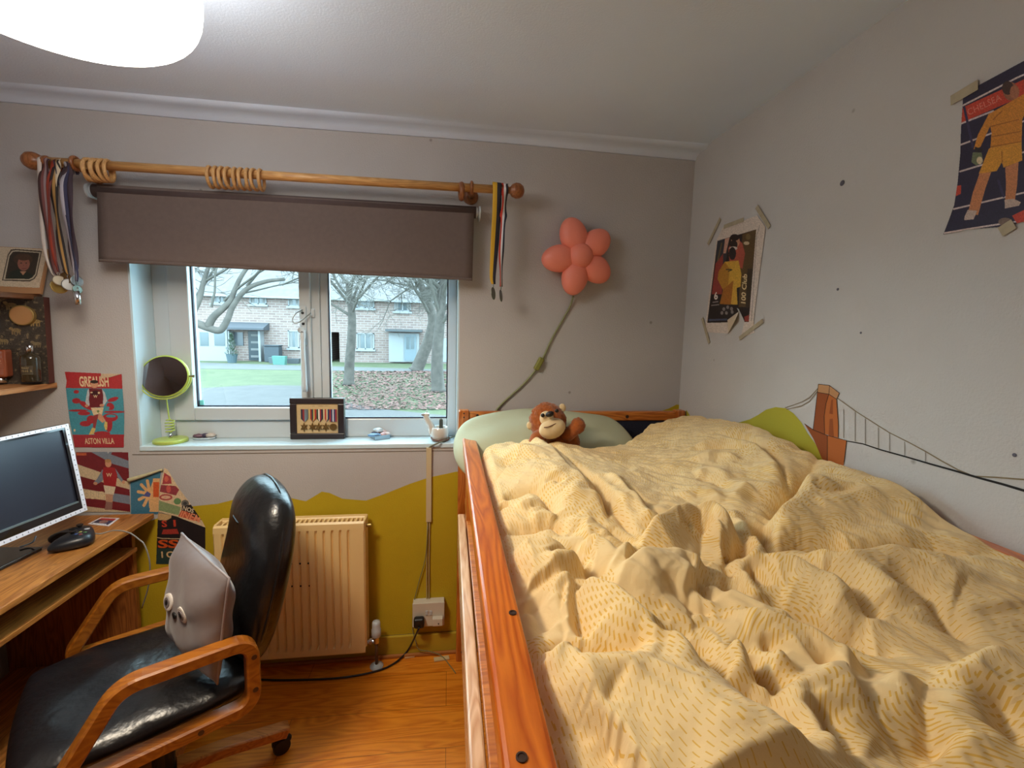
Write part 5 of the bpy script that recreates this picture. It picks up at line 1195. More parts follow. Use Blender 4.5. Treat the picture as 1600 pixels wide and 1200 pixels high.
z3e(P, 432, 400, 22, 14, (206, 186, 150)); z3e(P, 445, 350, 18, 24, (120, 100, 60)); P.poly(z3([(415, 975), (452, 960), (450, 1012), (418, 1012)]), (150, 60, 50))
P.line(z3([(534, 262), (512, 340), (470, 1010)]), .9, (150, 140, 130)); P.noise(.14)
P.mask = P.inside(z3([(195, 375), (245, 278), (515, 182), (580, 272), (578, 300), (488, 995), (495, 1100), (385, 1142), (415, 1010), (370, 915), (355, 905), (370, 938), (285, 1010), (290, 1106), (102, 1096)]))
po = P.build('card_poster', wallmapx(XR-.003)); tag(po, 'torn white bordered poster of a player in yellow taped near the corner', 'poster')
tri = [oX(*q, XR-d) for q, d in zip(z3([(285, 1000), (372, 935), (290, 1104)]), (.004, .004, .004))]; tp = oX(*z3([(300, 1010)])[0], XR-.022)
mb = MB(); mb.add([tri[0], tri[1], tri[2], oX(*z3([(345, 1000)])[0], XR-.02)], [(0, 1, 3), (0, 3, 2)]); o = obj('curled_flap', mb, mat('poster_paper_back', C255(214, 196, 168), .7), po); sd = o.modifiers.new('t', 'SOLIDIFY'); sd.thickness = .0008
tapes(po, [(z3([(130, 410)])[0], z3([(228, 205)])[0]), (z3([(510, 115)])[0], z3([(610, 275)])[0]), (z3([(255, 272)])[0], z3([(410, 215)])[0]), (z3([(375, 1145)])[0], z3([(560, 1005)])[0]), (z3([(85, 985)])[0], z3([(140, 1180)])[0])], .016, .0042)
z4 = Z(1440, 80, 3.75)
def z4e(P, cx, cy, rx, ry, c, r=0): P.ell(1440+cx/3.75, 80+cy/3.75, rx/3.75, ry/3.75, c, r)
NV, RD, ORG, SK2 = (40, 34, 62), (196, 66, 46), (206, 134, 44), (196, 128, 84)
P = Paint(1472, 30, 1700, 370, 2.2, NV)
P.poly(z4([(240, 330), (600, 165), (1000, 0), (1000, 120), (600, 260), (232, 420)]), RD)
for a, b in (((242, 318), (560, 155)), ((560, 155), (1000, -40)), ((232, 424), (420, 350)), ((225, 550), (1000, 260)), ((225, 705), (1000, 470)), ((188, 925), (1000, 735)), ((135, 1066), (270, 1042)), ((270, 1042), (1000, 930))): P.line(z4([a, b]), 2.6, (206, 190, 190))
P.text('CHELSEA', z4([(275, 378), (470, 285), (264, 342)]), (216, 126, 106), 0)
for q in (((250, 330), (300, 560)), ((450, 760), (480, 850))): P.line(z4(list(q)), 4, (56, 48, 84))
P.poly(z4([(395, 365), (420, 400), (345, 560), (305, 575), (330, 490)]), ORG); P.poly(z4([(312, 560), (356, 572), (352, 592), (312, 590)]), (40, 34, 40)); P.poly(z4([(300, 592), (352, 594), (360, 650), (320, 670), (292, 650)]), (110, 120, 90)); z4e(P, 340, 640, 18, 22, (214, 196, 160))
P.poly(z4([(390, 370), (480, 320), (530, 290), (600, 250), (700, 200), (720, 250), (620, 330), (590, 400), (585, 560), (400, 600), (410, 480)]), ORG); P.poly(z4([(395, 570), (585, 530), (590, 640), (480, 682), (470, 650), (440, 702), (335, 718)]), (214, 150, 48))
for q in (((410, 440), (570, 400)), ((415, 500), (580, 470)), ((410, 560), (580, 530)), ((470, 590), (472, 650)), ((420, 400), (470, 350))): P.line(z4(list(q)), 1.6, (160, 96, 30))
P.poly(z4([(340, 716), (408, 708), (375, 800), (330, 960), (270, 955), (300, 830)]), SK2); P.poly(z4([(490, 680), (568, 648), (560, 780), (545, 885), (490, 890), (495, 780)]), SK2)
P.poly(z4([(270, 930), (325, 935), (305, 985), (250, 990), (252, 970)]), (190, 170, 160)); P.poly(z4([(486, 870), (540, 865), (582, 885), (570, 905), (488, 922)]), (190, 170, 160))
z4e(P, 522, 235, 44, 54, (150, 96, 70)); z4e(P, 505, 215, 34, 40, (70, 48, 44)); z4e(P, 545, 240, 28, 40, (170, 108, 78))
P.poly(z4([(530, 965), (610, 925), (700, 900), (700, 980), (560, 1010)]), RD); P.poly(z4([(205, 790), (232, 785), (230, 835), (200, 850)]), RD); z4e(P, 490, 1000, 40, 24, (120, 100, 90)); P.poly(z4([(620, 640), (1000, 560), (1000, 700), (640, 800)]), (66, 50, 84)); P.noise(.18)
P.mask = P.inside(z4([(242, 268), (340, 195), (600, 55), (960, -150), (960, 940), (600, 1000), (460, 1030), (270, 1045), (125, 1076), (160, 985), (190, 900), (210, 770), (226, 600), (230, 450)]))
po = P.build('player_poster', wallmapx(XR-.003)); tag(po, 'large navy and red poster of a player in orange kit high on the right wall', 'poster')
tapes(po, [(z4([(170, 290)])[0], z4([(330, 195)])[0]), (z4([(460, 1060)])[0], z4([(540, 1010)])[0])], .022, .0042)
# ================================================================== OFFICE CHAIR
CN = np.array((-.553, 1.285)); CF = np.array((-.83, -.557)); CF /= np.linalg.norm(CF); CL = np.array((CF[1], -CF[0]))
def CH(s, l, z): p = CN+CF*s+CL*l; return np.array((p[0], p[1], z))
F3 = np.array((*CF, 0)); L3 = np.array((*CL, 0))
M_lea = mat('black_leather', C255(18, 18, 20), .28, bump=.35, bscale=26, bdet=6, spec=.6)
M_lea2 = mat('black_leather_wrinkled', C255(20, 20, 23), .33, bump=.9, bscale=11, bdet=4, spec=.7)
M_arm = wood('bentwood_arm', C255(138, 74, 14), C255(170, 102, 28), 0, .7, rough=.38, knots=False, coat=.08)
chb = CH(.2, .285, 0)
chr_ = thing('office_chair', chb, 'black leather office chair with bentwood arms facing the desk', 'chair')
for l in (0, .57):
    pts = rounded([CH(.0, l, .643), CH(.285, l, .65), CH(.415, l, .447), CH(.0, l, .447)], [.05, .045, .045, .05], 7, closed=True)
    mb = MB(); mb.rail(pts, L3, .023, .0175, closed=True)
    a = obj('armrest', mb, M_arm, chr_, smooth=False, bevel=.003)
    for s, z in ((-.002, .6), (-.002, .5), (.13, .447)):
        sg = -1 if l == 0 else 1
        mb = MB(); mb.lathe([(.0075, 0), (.0075, .001), (.005, .0008)], CH(s, l+sg*.0228, z), L3*sg, 14); obj('screw_hole', mb, mat('screw_brown', C255(70, 38, 20), .5), a)
def wr(u, v, sg): return .10*math.sin(7*u+2*v)*math.exp(-((v-.1)/.6)**2)+.07*math.sin(9*v-3*u)+.06*math.sin(5*u*v+3*v)
mb = MB(); mb.pad(CH(.23, .285, .458), L3*.25, F3*.275, np.array((0, 0, .046)), p=5, q=.4, n=40, fn=wr); obj('seat', mb, M_lea2, chr_, smooth=True, sub=1)
mb = MB(); mb.obox(CH(.2, .285, .425), F3*.2, L3*.245, (0, 0, .02)); obj('seat_frame', mb, M_black, chr_, bevel=.008)
bu = CH(-.13, .285, .985)-CH(-.02, .285, .5); Lb = np.linalg.norm(bu); bu /= Lb; bn = np.cross(L3, bu); bn = bn if bn@F3 > 0 else -bn
bc_ = (CH(-.13, .285, .985)+CH(-.02, .285, .5))/2
wfb = lambda v: 1-.22*max(0, v)**3-.06*max(0, -v)
def bfn(u, v, sg): return (.28*math.exp(-((v-.62)/.3)**2)+.10*math.exp(-((v+.35)/.3)**2))*(1-u*u) if sg*(1 if True else 1) > 0 else 0
ax_ = L3*.245; az_ = bn*.07
mb = MB(); mb.pad(bc_, ax_, bu*(Lb/2+.03), az_, p=3.2, q=.42, n=40, fn=bfn, wf=wfb, pin=.14); bk = obj('backrest', mb, M_lea, chr_, smooth=True, sub=1)
mb = MB(); pts = []
for k in range(60):
    t = 2*PI*k/60; cu_, sv_ = math.cos(t), math.sin(t); u = math.copysign(abs(cu_)**.45, cu_); v = math.copysign(abs(sv_)**.45, sv_)
    pts.append(bc_+(ax_*u*wfb(v)+bu*(Lb/2+.03)*v)*(1-.14*u*u*v*v)*1.004)
mb.tube(pts, .0055, 8, closed=True); obj('piping', mb, M_lea, bk, smooth=True)
mb = MB(); mb.rail(crom([CH(-.03, .285, .9), CH(-.075, .285, .6), CH(-.03, .285, .43), CH(.12, .285, .41)], 6), L3, .04, .008); obj('back_spine', mb, M_black, chr_)
mb = MB(); mb.lathe([(.03, 0), (.03, .14), (.02, .145), (.02, .32)], (*chb[:2], .085), seg=20); obj('gas_column', mb, M_black, chr_, smooth=False, bevel=.002)
M_leg = wood('chair_leg_wood', C255(160, 90, 36), C255(196, 122, 56), 0, 1, rough=.35, knots=False, coat=.2)
tip0 = np.array((-.592, 1.572, 0)); a0 = math.atan2(tip0[1]-chb[1], tip0[0]-chb[0])
for k in range(5):
    a = a0+k*2*PI/5; d = np.array((math.cos(a), math.sin(a), 0)); sd_ = np.array((-math.sin(a), math.cos(a), 0)); c0 = np.array((*chb[:2], 0))
    mb = MB(); mb.rail(crom([c0+d*.03+(0, 0, .125), c0+d*.16+(0, 0, .115), c0+d*.28+(0, 0, .092), c0+d*.335+(0, 0, .082), c0+d*.35+(0, 0, .076)], 6), sd_, .026, .019)
    lg = obj('leg', mb, M_leg, chr_, bevel=.004)
    mb = MB(); cc = c0+d*.33
    for s_ in (1, -1): mb.lathe([(.006, -.008), (.027, -.008), (.029, -.004), (.029, .004), (.026, .008), (.006, .009)], cc+sd_*.012*s_+(0, 0, .0292), sd_, 22)
    mb.tube([cc+(0, 0, .03), cc+(0, 0, .072)], .007, 10); mb.ell(cc+d*.006+(0, 0, .042), d*.03, sd_*.02, (0, 0, .018), 14, 8); obj('castor', mb, M_black, lg, smooth=False)
# grey cushion with a face
M_cus = mat('grey_satin', C255(120, 110, 110), .38, sheen=.3, bump=.5, bscale=9, bdet=3)
cup = np.array(bu)*.97+F3*.13; cup /= np.linalg.norm(cup); cnn = np.cross(L3, cup); cnn = cnn if cnn@F3 > 0 else -cnn
L2 = L3*math.cos(.24)+F3*math.sin(.24); cnn = np.cross(L2, cup); cnn = cnn if cnn@F3 > 0 else -cnn
cl_ = L2*math.cos(.12)+cup*math.sin(.12); cv_ = np.cross(cl_, cnn); cv_ = cv_ if cv_[2] > 0 else -cv_
ccx = CH(.10, .165, .708); CS = .155
cs = thing('face_cushion', CH(.1, .2, .505), 'grey satin cushion with two white ringed eyes on the chair', 'cushion')
def cfn(u, v, sg): return .07*math.sin(8*v+3*u)*(.4+abs(u))+.05*math.sin(6*u-5*v)
mb = MB(); mb.pad(ccx, cl_*CS, cv_*CS, cnn*.062, p=2.6, q=.55, n=36, fn=cfn, pin=-.03); obj('cushion_cover', mb, M_cus, cs, smooth=True, sub=1)
mb = MB(); pts = []
for k in range(64):
    t = 2*PI*k/64; c, s_ = math.cos(t), math.sin(t); m_ = max(abs(c), abs(s_)); u, v = c/m_, s_/m_; pts.append(ccx+(cl_*CS*u+cv_*CS*v)*(1+.03*u*u*v*v))
mb.tube(pts, .0035, 6, closed=True); obj('seam', mb, mat('grey_seam', C255(150, 140, 140), .5), cs, smooth=True)
def csurf(u, v): k = (max(0, 1-abs(u)**2.6)*max(0, 1-abs(v)**2.6))**.55; return ccx+cl_*CS*u+cv_*CS*v+cnn*.062*(k+cfn(u, v, 1)*min(1, k*2))
for (u, v) in ((-.28, .10), (.22, .12)):
    p = csurf(u, v); q1 = csurf(u+.05, v)-csurf(u-.05, v); q2 = csurf(u, v+.05)-csurf(u, v-.05); n_ = np.cross(q1, q2); n_ /= np.linalg.norm(n_); n_ = n_ if n_@cnn > 0 else -n_
    mb = MB(); mb.lathe([(.024, -.004), (.024, .0015), (.02, .003), (.001, .0032)], p, n_, 24); e = obj('eye', mb, mat('eye_white', C255(222, 214, 206), .6), cs)
    mb = MB(); mb.lathe([(.015, 0), (.014, .002), (.001, .0024)], p+n_*.003, n_, 20); e2 = obj('iris', mb, mat('eye_grey', C255(120, 112, 112), .5), e)
    mb = MB(); mb.lathe([(.008, 0), (.001, .0012)], p+n_*.0052, n_, 16); obj('pupil', mb, M_black, e)
p = csurf(-.03, -.03); mb = MB(); mb.ell(p+cnn*.001, cl_*.013, cv_*.009, cnn*.004, 14, 8); obj('nose', mb, M_black, cs, smooth=True)
# ================================================================== BED
M_pine = wood('pine_lacquered', C255(188, 84, 10), C255(226, 124, 34), 1, .8, rough=.28, coat=.5)
M_pinex = wood('pine_lacquered_cross', C255(170, 88, 28), C255(212, 128, 52), 0, 1, rough=.3, coat=.4)
M_pinez = wood('pine_lacquered_upright', C255(168, 84, 24), C255(206, 120, 46), 2, 1, rough=.3, coat=.4)
M_bolt = mat('bolt_brown', C255(58, 34, 20), .5)
bed = thing('mid_sleeper_bed', (.58, .9, 0), 'raised pine single bed frame with guard rail along the right wall', 'bed')
BX0, BX1 = .056, 1.100
def part(name, dims, mt, parent=bed, bev=.005):
    mb = MB(); mb.box(*dims); return obj(name, mb, mt, parent, bevel=bev)
part('headboard_post', (.044, .09, 1.952, 1.998, 0, 1.187), M_pinez); part('headboard_post', (1.056, BX1, 1.952, 1.998, 0, 1.187), M_pinez)
hr_ = part('headboard_rail', (.09, 1.056, 1.96, 1.99, 1.138, 1.181), M_pinex)
part('headboard_panel', (.09, 1.056, 1.966, 1.982, .8, 1.138), mat('navy_fabric_panel', C255(28, 32, 52), .85, bump=.2, bscale=200), bev=.002)
part('headboard_rail', (.09, 1.056, 1.96, 1.99, .72, .8), M_pinex)
gr_ = part('guard_rail', (BX0, .110, -1.0, 1.83, 1.062, 1.108), M_pine, bev=.006)
part('guard_rail', (1.062, BX1, -.9, 1.95, 1.09, 1.13), M_pine)
part('side_rail', (.042, .072, -.95, 1.83, .63, .77), wood('pine_window_sheen', C255(204, 150, 104), C255(232, 188, 146), 1, .8, rough=.25, coat=.4)); part('side_rail', (1.07, BX1, -.95, 1.95, .63, .77), M_pine)  # left rail's wood paled: the window's reflection is put into its colour
part('guard_upright', (.072, .098, 1.70, 1.79, .6, 1.062), M_pinez); part('guard_upright', (.072, .098, -.45, -.36, .6, 1.062), M_pinez)
part('foot_post', (.044, .09, -1.02, -.975, 0, 1.108), M_pinez); part('foot_post', (1.056, BX1, -1.02, -.975, 0, 1.108), M_pinez)
part('foot_rail', (.09, 1.056, -1.01, -.98, .7, 1.0), M_pinex)
part('bed_slats', (.074, 1.068, -.95, 1.95, .775, .795), M_pinex, bev=.002)
def bolt(c, ax, r, par):
    mb = MB(); mb.lathe([(r, 0), (r, .0015), (r*.7, .0016), (r*.6, .0006), (.0005, .0006)], c, ax, 16); obj('bolt', mb, M_bolt, par)
for x, y in ((801, 958), (815, 1184)): c = oZ(x, y, 1.108); bolt(c, (0, 0, 1), .006, gr_)
c = oY(746, 649, 1.96); bolt((c[0], 1.96, c[2]), (0, -1, 0), .006, hr_); c = oY(980, 651, 1.96); bolt((c[0], 1.96, c[2]), (0, -1, 0), .008, hr_)
hp = [o for o in bed.children if o.name.startswith('headboard_post')][0]
for x, y in ((725, 646), (725, 652)): c = oY(x, y, 1.952); bolt((c[0], 1.952, c[2]), (0, -1, 0), .0035, hp)
for z in (.16, .05): bolt((.075, 1.952, z), (0, -1, 0), .009, hp)
mt_ = thing('mattress', (.57, .5, .8), 'pale striped mattress seen through the gap under the guard rail', 'mattress')
mb = MB(); mb.box(.099, 1.06, -.94, 1.93, .797, .985); obj('mattress_body', mb, mat('mattress_lilac', C255(178, 176, 194), .8, bump=.6, bscale=18), mt_, bevel=.03, seg=4)
mb = MB(); mb.box(.11, 1.052, -.93, 1.9, .975, .992); obj('fitted_sheet', mb, mat('mustard_sheet', C255(222, 172, 30), .85), mt_, bevel=.008)

# pillow
M_pil = mat('pale_green_cotton', C255(188, 192, 162), .85, bump=.25, bscale=14, bdet=4)
pw = thing('pillow', (.42, 1.8, 1.0), 'pale sage green pillow leaning on the headboard', 'pillow')
ax_ = np.array((.385, 0, .0)); ay_ = np.array((0, .16, .095)); an_ = np.array((0, -.085, .155)); an_ /= np.linalg.norm(an_)
def pfn(u, v, s_): return .06*math.sin(5*u+2*v)+.05*math.sin(7*v-4*u)
mb = MB(); mb.pad((.405, 1.79, 1.065), ax_, ay_*1.1, an_*.095, p=2.2, q=.5, n=40, fn=pfn, pin=.22); obj('pillow_case', mb, M_pil, pw, smooth=True, sub=1)

# ------------------------------------------------------------------ duvet
CPs = np.array([(.12,1.6,1.10),(.12,1.4,1.085),(.13,1.0,1.07),(.13,.7,1.05),(.13,.5,1.03),(.13,.3,1.02),(.23,1.62,1.165),(.36,1.58,1.15),(.35,1.35,1.125),(.35,1.1,1.11),(.35,.9,1.10),(.35,.6,1.09),(.35,.35,1.085),(.55,1.6,1.10),
    (.6,1.3,1.115),(.6,1.0,1.11),(.6,.7,1.10),(.6,.4,1.07),(.72,1.68,1.09),(.85,1.8,1.165),(.85,1.4,1.165),(.85,1.1,1.14),(.85,.7,1.11),(.85,.4,1.07),(1.04,1.88,1.18),(1.04,1.6,1.222),(1.04,1.39,1.232),(1.04,1.14,1.195),(1.04,.89,1.19),(1.04,.72,1.165),(1.04,.62,1.10),(1.04,.4,1.05)])
def base(x, y):
    d2 = (x[..., None]-CPs[:, 0])**2/.13**2+(y[..., None]-CPs[:, 1])**2/.17**2
    w = np.exp(-.5*d2)+1e-6/(1+d2); return (w*CPs[:, 2]).sum(-1)/w.sum(-1)
def onbase(px, py, amp):
    z = 1.1
    for _ in range(12):
        p = oZ(px, py, min(z, 1.4)); zz_ = float(base(np.array(p[0]), np.array(p[1])))+amp; z = .5*z+.5*zz_
    return p[:2]
ZA, ZB, ZC_, ZD_ = (740, 640, 3.721), (1100, 640, 3.2), (790, 840, 3.333), (1120, 840, 3.333)
RG = [
 (ZA, [(130,240),(300,220),(450,330),(600,460),(700,560)], .035, .06, .06), (ZA, [(330,110),(430,210),(520,320),(640,440),(740,560),(770,630)], .022, .014, .035),
 (ZA, [(370,130),(480,230),(610,345),(730,475),(775,560),(780,640)], -.03, .014, .010), (ZA, [(420,180),(520,240),(650,335),(770,430),(890,560),(990,720)], .022, .02, .018),
 (ZA, [(690,400),(760,530),(860,640),(960,760)], -.016, .012, .012), (ZA, [(720,330),(860,420),(980,560),(1060,640)], .026, .03, .02), (ZA, [(880,440),(990,560),(1080,650)], -.026, .014, .012),
 (ZA, [(160,525),(240,500),(330,485),(400,510),(450,580),(490,640)], -.03, .018, .012), (ZA, [(240,560),(330,540),(420,560)], .018, .02, .02), (ZA, [(320,620),(420,600),(480,620)], .016, .016, .02), (ZA, [(320,600),(400,585),(470,590)], -.012, .009, .009),
 (ZA, [(150,550),(215,548)], -.025, .014, .012), (ZA, [(170,692),(330,685),(460,670),(560,720)], -.022, .014, .010), (ZA, [(480,660),(600,640),(720,660)], .014, .02, .02),
 (ZA, [(130,140),(180,90),(280,90),(350,120)], .035, .02, .025), (ZA, [(20,150),(60,140),(110,170)], .02, .02, .02), (ZA, [(130,190),(250,170),(370,215)], -.014, .01, .014), (ZA, [(200,130),(260,130),(300,150)], -.012, .01, .01), (ZA, [(390,470),(470,420),(560,400)], .016, .018, .022), (ZA, [(400,480),(470,470),(520,500)], -.012, .012, .012),
 (ZA, [(190,790),(330,755),(460,770),(560,830),(600,880)], .045, .022, .055), (ZA, [(590,800),(605,890),(590,930)], -.045, .013, .012), (ZA, [(540,900),(490,960)], -.03, .013, .013), (ZA, [(470,850),(490,930),(430,965)], .016, .014, .012),
 (ZA, [(620,790),(680,740),(760,770),(830,830),(900,790),(945,830)], .035, .016, .035), (ZA, [(610,930),(700,965),(780,1005)], -.03, .02, .016), (ZA, [(640,860),(740,880),(860,900)], .012, .03, .03), (ZA, [(760,700),(860,740),(930,790)], -.012, .014, .014), (ZA, [(620,700),(720,690),(800,720)], .014, .02, .02),
 (ZA, [(975,780),(1000,700),(1090,650),(1180,600),(1290,575),(1400,580),(1480,640),(1530,720),(1540,780)], .055, .016, .035), (ZA, [(1110,690),(1180,720),(1270,790)], .016, .014, .014), (ZA, [(1180,760),(1270,770)], -.012, .014, .014),
 (ZA, [(1340,640),(1400,700),(1390,790)], .018, .016, .016), (ZA, [(1430,845),(1500,850),(1570,800)], -.055, .02, .022), (ZA, [(1290,700),(1330,790)], -.014, .02, .02),
 (ZB, [(310,560),(285,640),(300,715)], -.05, .02, .016), (ZB, [(150,480),(220,560),(262,640),(252,700),(190,750)], .032, .015, .018), (ZB, [(0,740),(90,770),(190,770)], .02, .012, .012),
 (ZB, [(0,60),(200,90),(350,150),(480,200)], .012, .05, .05), (ZB, [(-60,170),(0,155),(120,140),(260,180),(350,260),(400,370)], .016, .016, .02), (ZB, [(60,120),(220,150),(340,230),(415,330),(432,400)], -.016, .012, .012), (ZB, [(-80,240),(0,225),(100,220),(220,260)], .010, .014, .016), (ZB, [(-80,205),(0,195),(110,185),(200,210)], -.010, .01, .01),
 (ZB, [(-60,300),(40,290),(150,330)], .010, .016, .018), (ZB, [(-60,360),(30,400),(100,460)], .012, .016, .02), (ZB, [(-40,330),(60,350),(160,400)], -.010, .012, .012), (ZB, [(120,460),(180,400),(230,370)], .012, .018, .018), (ZB, [(-120,420),(-40,400),(60,430)], .01, .02, .02),
 (ZB, [(570,240),(490,340),(435,410),(380,490),(315,555)], -.042, .018, .022), (ZB, [(600,240),(510,360),(440,450),(360,540),(315,600)], .034, .045, .014),
 (ZB, [(620,260),(780,330),(900,380),(1050,420),(1250,480)], .016, .05, .06), (ZB, [(490,480),(640,465),(780,420),(880,385)], .016, .016, .03), (ZB, [(520,440),(640,440),(760,400)], -.012, .016, .012), (ZB, [(330,640),(450,620),(580,640)], .012, .016, .016),
 (ZB, [(330,685),(450,675),(600,690),(760,712),(880,682),(1000,672),(1200,690),(1400,712)], -.055, .022, .012), (ZB, [(680,640),(800,640),(950,600),(1200,600)], .022, .03, .03), (ZB, [(440,705),(560,695),(700,735),(800,725),(900,700),(1050,705),(1300,750),(1500,850)], .032, .014, .05),
 (ZB, [(230,722),(380,732),(520,780),(700,860),(900,960)], .03, .02, .035), (ZB, [(520,800),(680,870),(790,980),(920,1060)], -.024, .02, .02), (ZB, [(650,710),(770,790),(900,860),(1050,960)], .022, .03, .03), (ZB, [(860,840),(1080,930),(1200,1040),(1310,1140)], -.022, .022, .018),
 (ZB, [(0,880),(100,900),(240,970),(340,1008),(500,1035),(620,1085),(800,1165),(900,1200)], -.052, .024, .010), (ZB, [(90,850),(200,910),(330,960),(470,970)], .024, .02, .02), (ZB, [(100,780),(150,850)], -.035, .012, .012), (ZB, [(240,780),(250,870)], -.035, .014, .012), (ZB, [(200,750),(220,830),(290,900)], .02, .014, .014), (ZB, [(60,770),(85,850)], .02, .012, .012),
 (ZB, [(60,930),(250,1005),(400,1050),(560,1115),(720,1190),(860,1230)], .03, .012, .035), (ZB, [(380,850),(500,900),(640,1000),(760,1090)], .012, .03, .03), (ZB, [(1200,800),(1400,900),(1560,1000)], .014, .04, .04),
 (ZC_, [(545,245),(640,145),(760,85),(880,58),(1000,78),(1095,115)], .05, .018, .06), (ZC_, [(800,290),(900,340),(1000,390),(1090,395)], -.022, .014, .014), (ZC_, [(830,200),(950,290),(1080,385)], .02, .016, .018), (ZC_, [(920,190),(1010,280),(1090,370)], -.018, .014, .012), (ZC_, [(620,290),(760,280),(860,340)], .012, .02, .02),
 (ZC_, [(130,235),(220,212),(300,162),(350,165),(380,200),(440,200),(520,245),(600,300),(720,405),(850,430),(900,500),(1000,600),(1130,790)], .05, .016, .055), (ZC_, [(370,220),(360,350),(390,480),(440,600)], -.035, .025, .02), (ZC_, [(270,250),(300,380),(380,540)], .022, .03, .025),
 (ZC_, [(120,300),(170,420),(230,520)], -.02, .03, .03), (ZC_, [(330,610),(440,640),(600,650),(800,690)], -.03, .02, .03), (ZC_, [(820,660),(850,590),(930,550)], -.026, .02, .02), (ZC_, [(910,510),(1010,620),(1085,720),(1140,800)], -.042, .016, .014), (ZC_, [(640,470),(720,440),(850,440)], .01, .02, .02), (ZC_, [(560,560),(680,520),(800,520)], .012, .03, .03),
 (ZC_, [(150,600),(280,560),(380,590)], .022, .02, .025), (ZC_, [(180,700),(300,630),(430,640)], .03, .016, .03), (ZC_, [(150,640),(300,605),(400,612)], -.022, .012, .012), (ZC_, [(260,80),(280,140),(220,190)], .02, .014, .014), (ZC_, [(250,150),(290,190)], -.025, .012, .012),
 (ZC_, [(190,920),(300,750),(420,680),(560,665),(750,690),(950,760),(1150,860),(1320,960),(1450,1090),(1530,1190),(1600,1300)], .06, .05, .13), (ZC_, [(680,830),(580,870),(510,960),(470,1080),(450,1200)], .015, .014, .014), (ZC_, [(640,900),(560,980),(520,1100)], -.010, .014, .014), (ZC_, [(280,840),(340,900),(300,1050)], .010, .02, .02),
 (ZD_, [(60,485),(100,540),(140,560),(200,540),(240,540),(350,590),(430,650)], .036, .014, .035), (ZD_, [(160,600),(200,690),(250,780),(290,845)], -.05, .016, .012), (ZD_, [(210,560),(290,640),(420,760)], .018, .014, .025), (ZD_, [(140,570),(105,640),(150,780),(200,850)], .024, .018, .02), (ZD_, [(250,560),(300,640)], -.015, .012, .012),
 (ZD_, [(290,850),(430,770),(560,730),(660,692),(740,715)], .03, .016, .04), (ZD_, [(520,700),(600,670)], -.02, .02, .012), (ZD_, [(740,715),(900,700),(1050,668),(1200,690),(1340,705),(1400,655),(1600,625),(1700,620)], .045, .018, .10), (ZD_, [(1110,680),(980,800),(900,900),(860,980)], .018, .03, .025), (ZD_, [(1140,760),(1060,880),(1100,1080),(1200,1190)], -.024, .03, .03), (ZD_, [(1460,930),(1500,1080),(1540,1200)], -.028, .03, .03), (ZD_, [(1300,760),(1330,900),(1360,1060)], .016, .04, .04), (ZD_, [(1340,700),(1380,690)], -.02, .015, .015),
 (ZD_, [(290,865),(430,880),(520,960),(600,1080),(680,1200)], .026, .016, .02), (ZD_, [(490,920),(580,1060),(660,1200)], -.03, .016, .012), (ZD_, [(0,760),(220,920),(330,1070),(420,1200)], -.04, .018, .016), (ZD_, [(690,900),(720,1000),(860,1100)], .014, .03, .03), (ZD_, [(560,830),(680,840),(700,1000)], .012, .03, .03),
]
nx, ny = 210, 390
uu_ = np.linspace(0, 1, nx); vv_ = np.linspace(0, 1, ny)
ed_x = [.115, .2, .35, .5, .62, .72, .85, 1.0, 1.1]; ed_y = [1.60, 1.66, 1.66, 1.63, 1.655, 1.70, 1.82, 1.87, 1.87]
GX = np.broadcast_to(.114+.974*uu_[None, :], (ny, nx)).copy()
YE = np.interp(GX[0], ed_x, ed_y); GY = .0+(YE[None, :]-.0)*vv_[:, None]
H = base(GX, GY); HP = np.zeros_like(H); HN = np.zeros_like(H)
for (o_, pts, amp, wl, wr) in RG:
    Q = np.array([onbase(o_[0]+a/o_[2], o_[1]+b/o_[2], max(amp, 0)) for a, b in pts])
    # resample smoothly
    Q3 = np.array(crom(np.c_[Q, np.zeros(len(Q))], 4))[:, :2]
    best = np.full(GX.shape, 1e9); sd = np.zeros(GX.shape); tt = np.zeros(GX.shape); n_ = len(Q3)-1
    for i in range(n_):
        a, b = Q3[i], Q3[i+1]; d = b-a; L2 = max(1e-9, d@d)
        t = np.clip(((GX-a[0])*d[0]+(GY-a[1])*d[1])/L2, 0, 1); ex = GX-a[0]-t*d[0]; ey = GY-a[1]-t*d[1]; e2 = ex*ex+ey*ey
        m_ = e2 < best; best[m_] = e2[m_]; sd[m_] = (d[0]*ey-d[1]*ex)[m_]; tt[m_] = ((i+t)/n_)[m_]
    dist = np.sqrt(best); w = np.where(sd > 0, wl, wr)
    endf = np.clip(np.minimum(tt, 1-tt)*5, .25, 1)
    r_ = dist/w
    if amp < 0: HN += (-1.45*amp*endf*np.exp(-.95*r_**1.15))**2.5
    else: HP += (1.3*amp*endf*np.exp(-.5*np.minimum(r_, 6)**1.6))**2.2
H += HP**(1/2.2)-HN**(1/2.5)
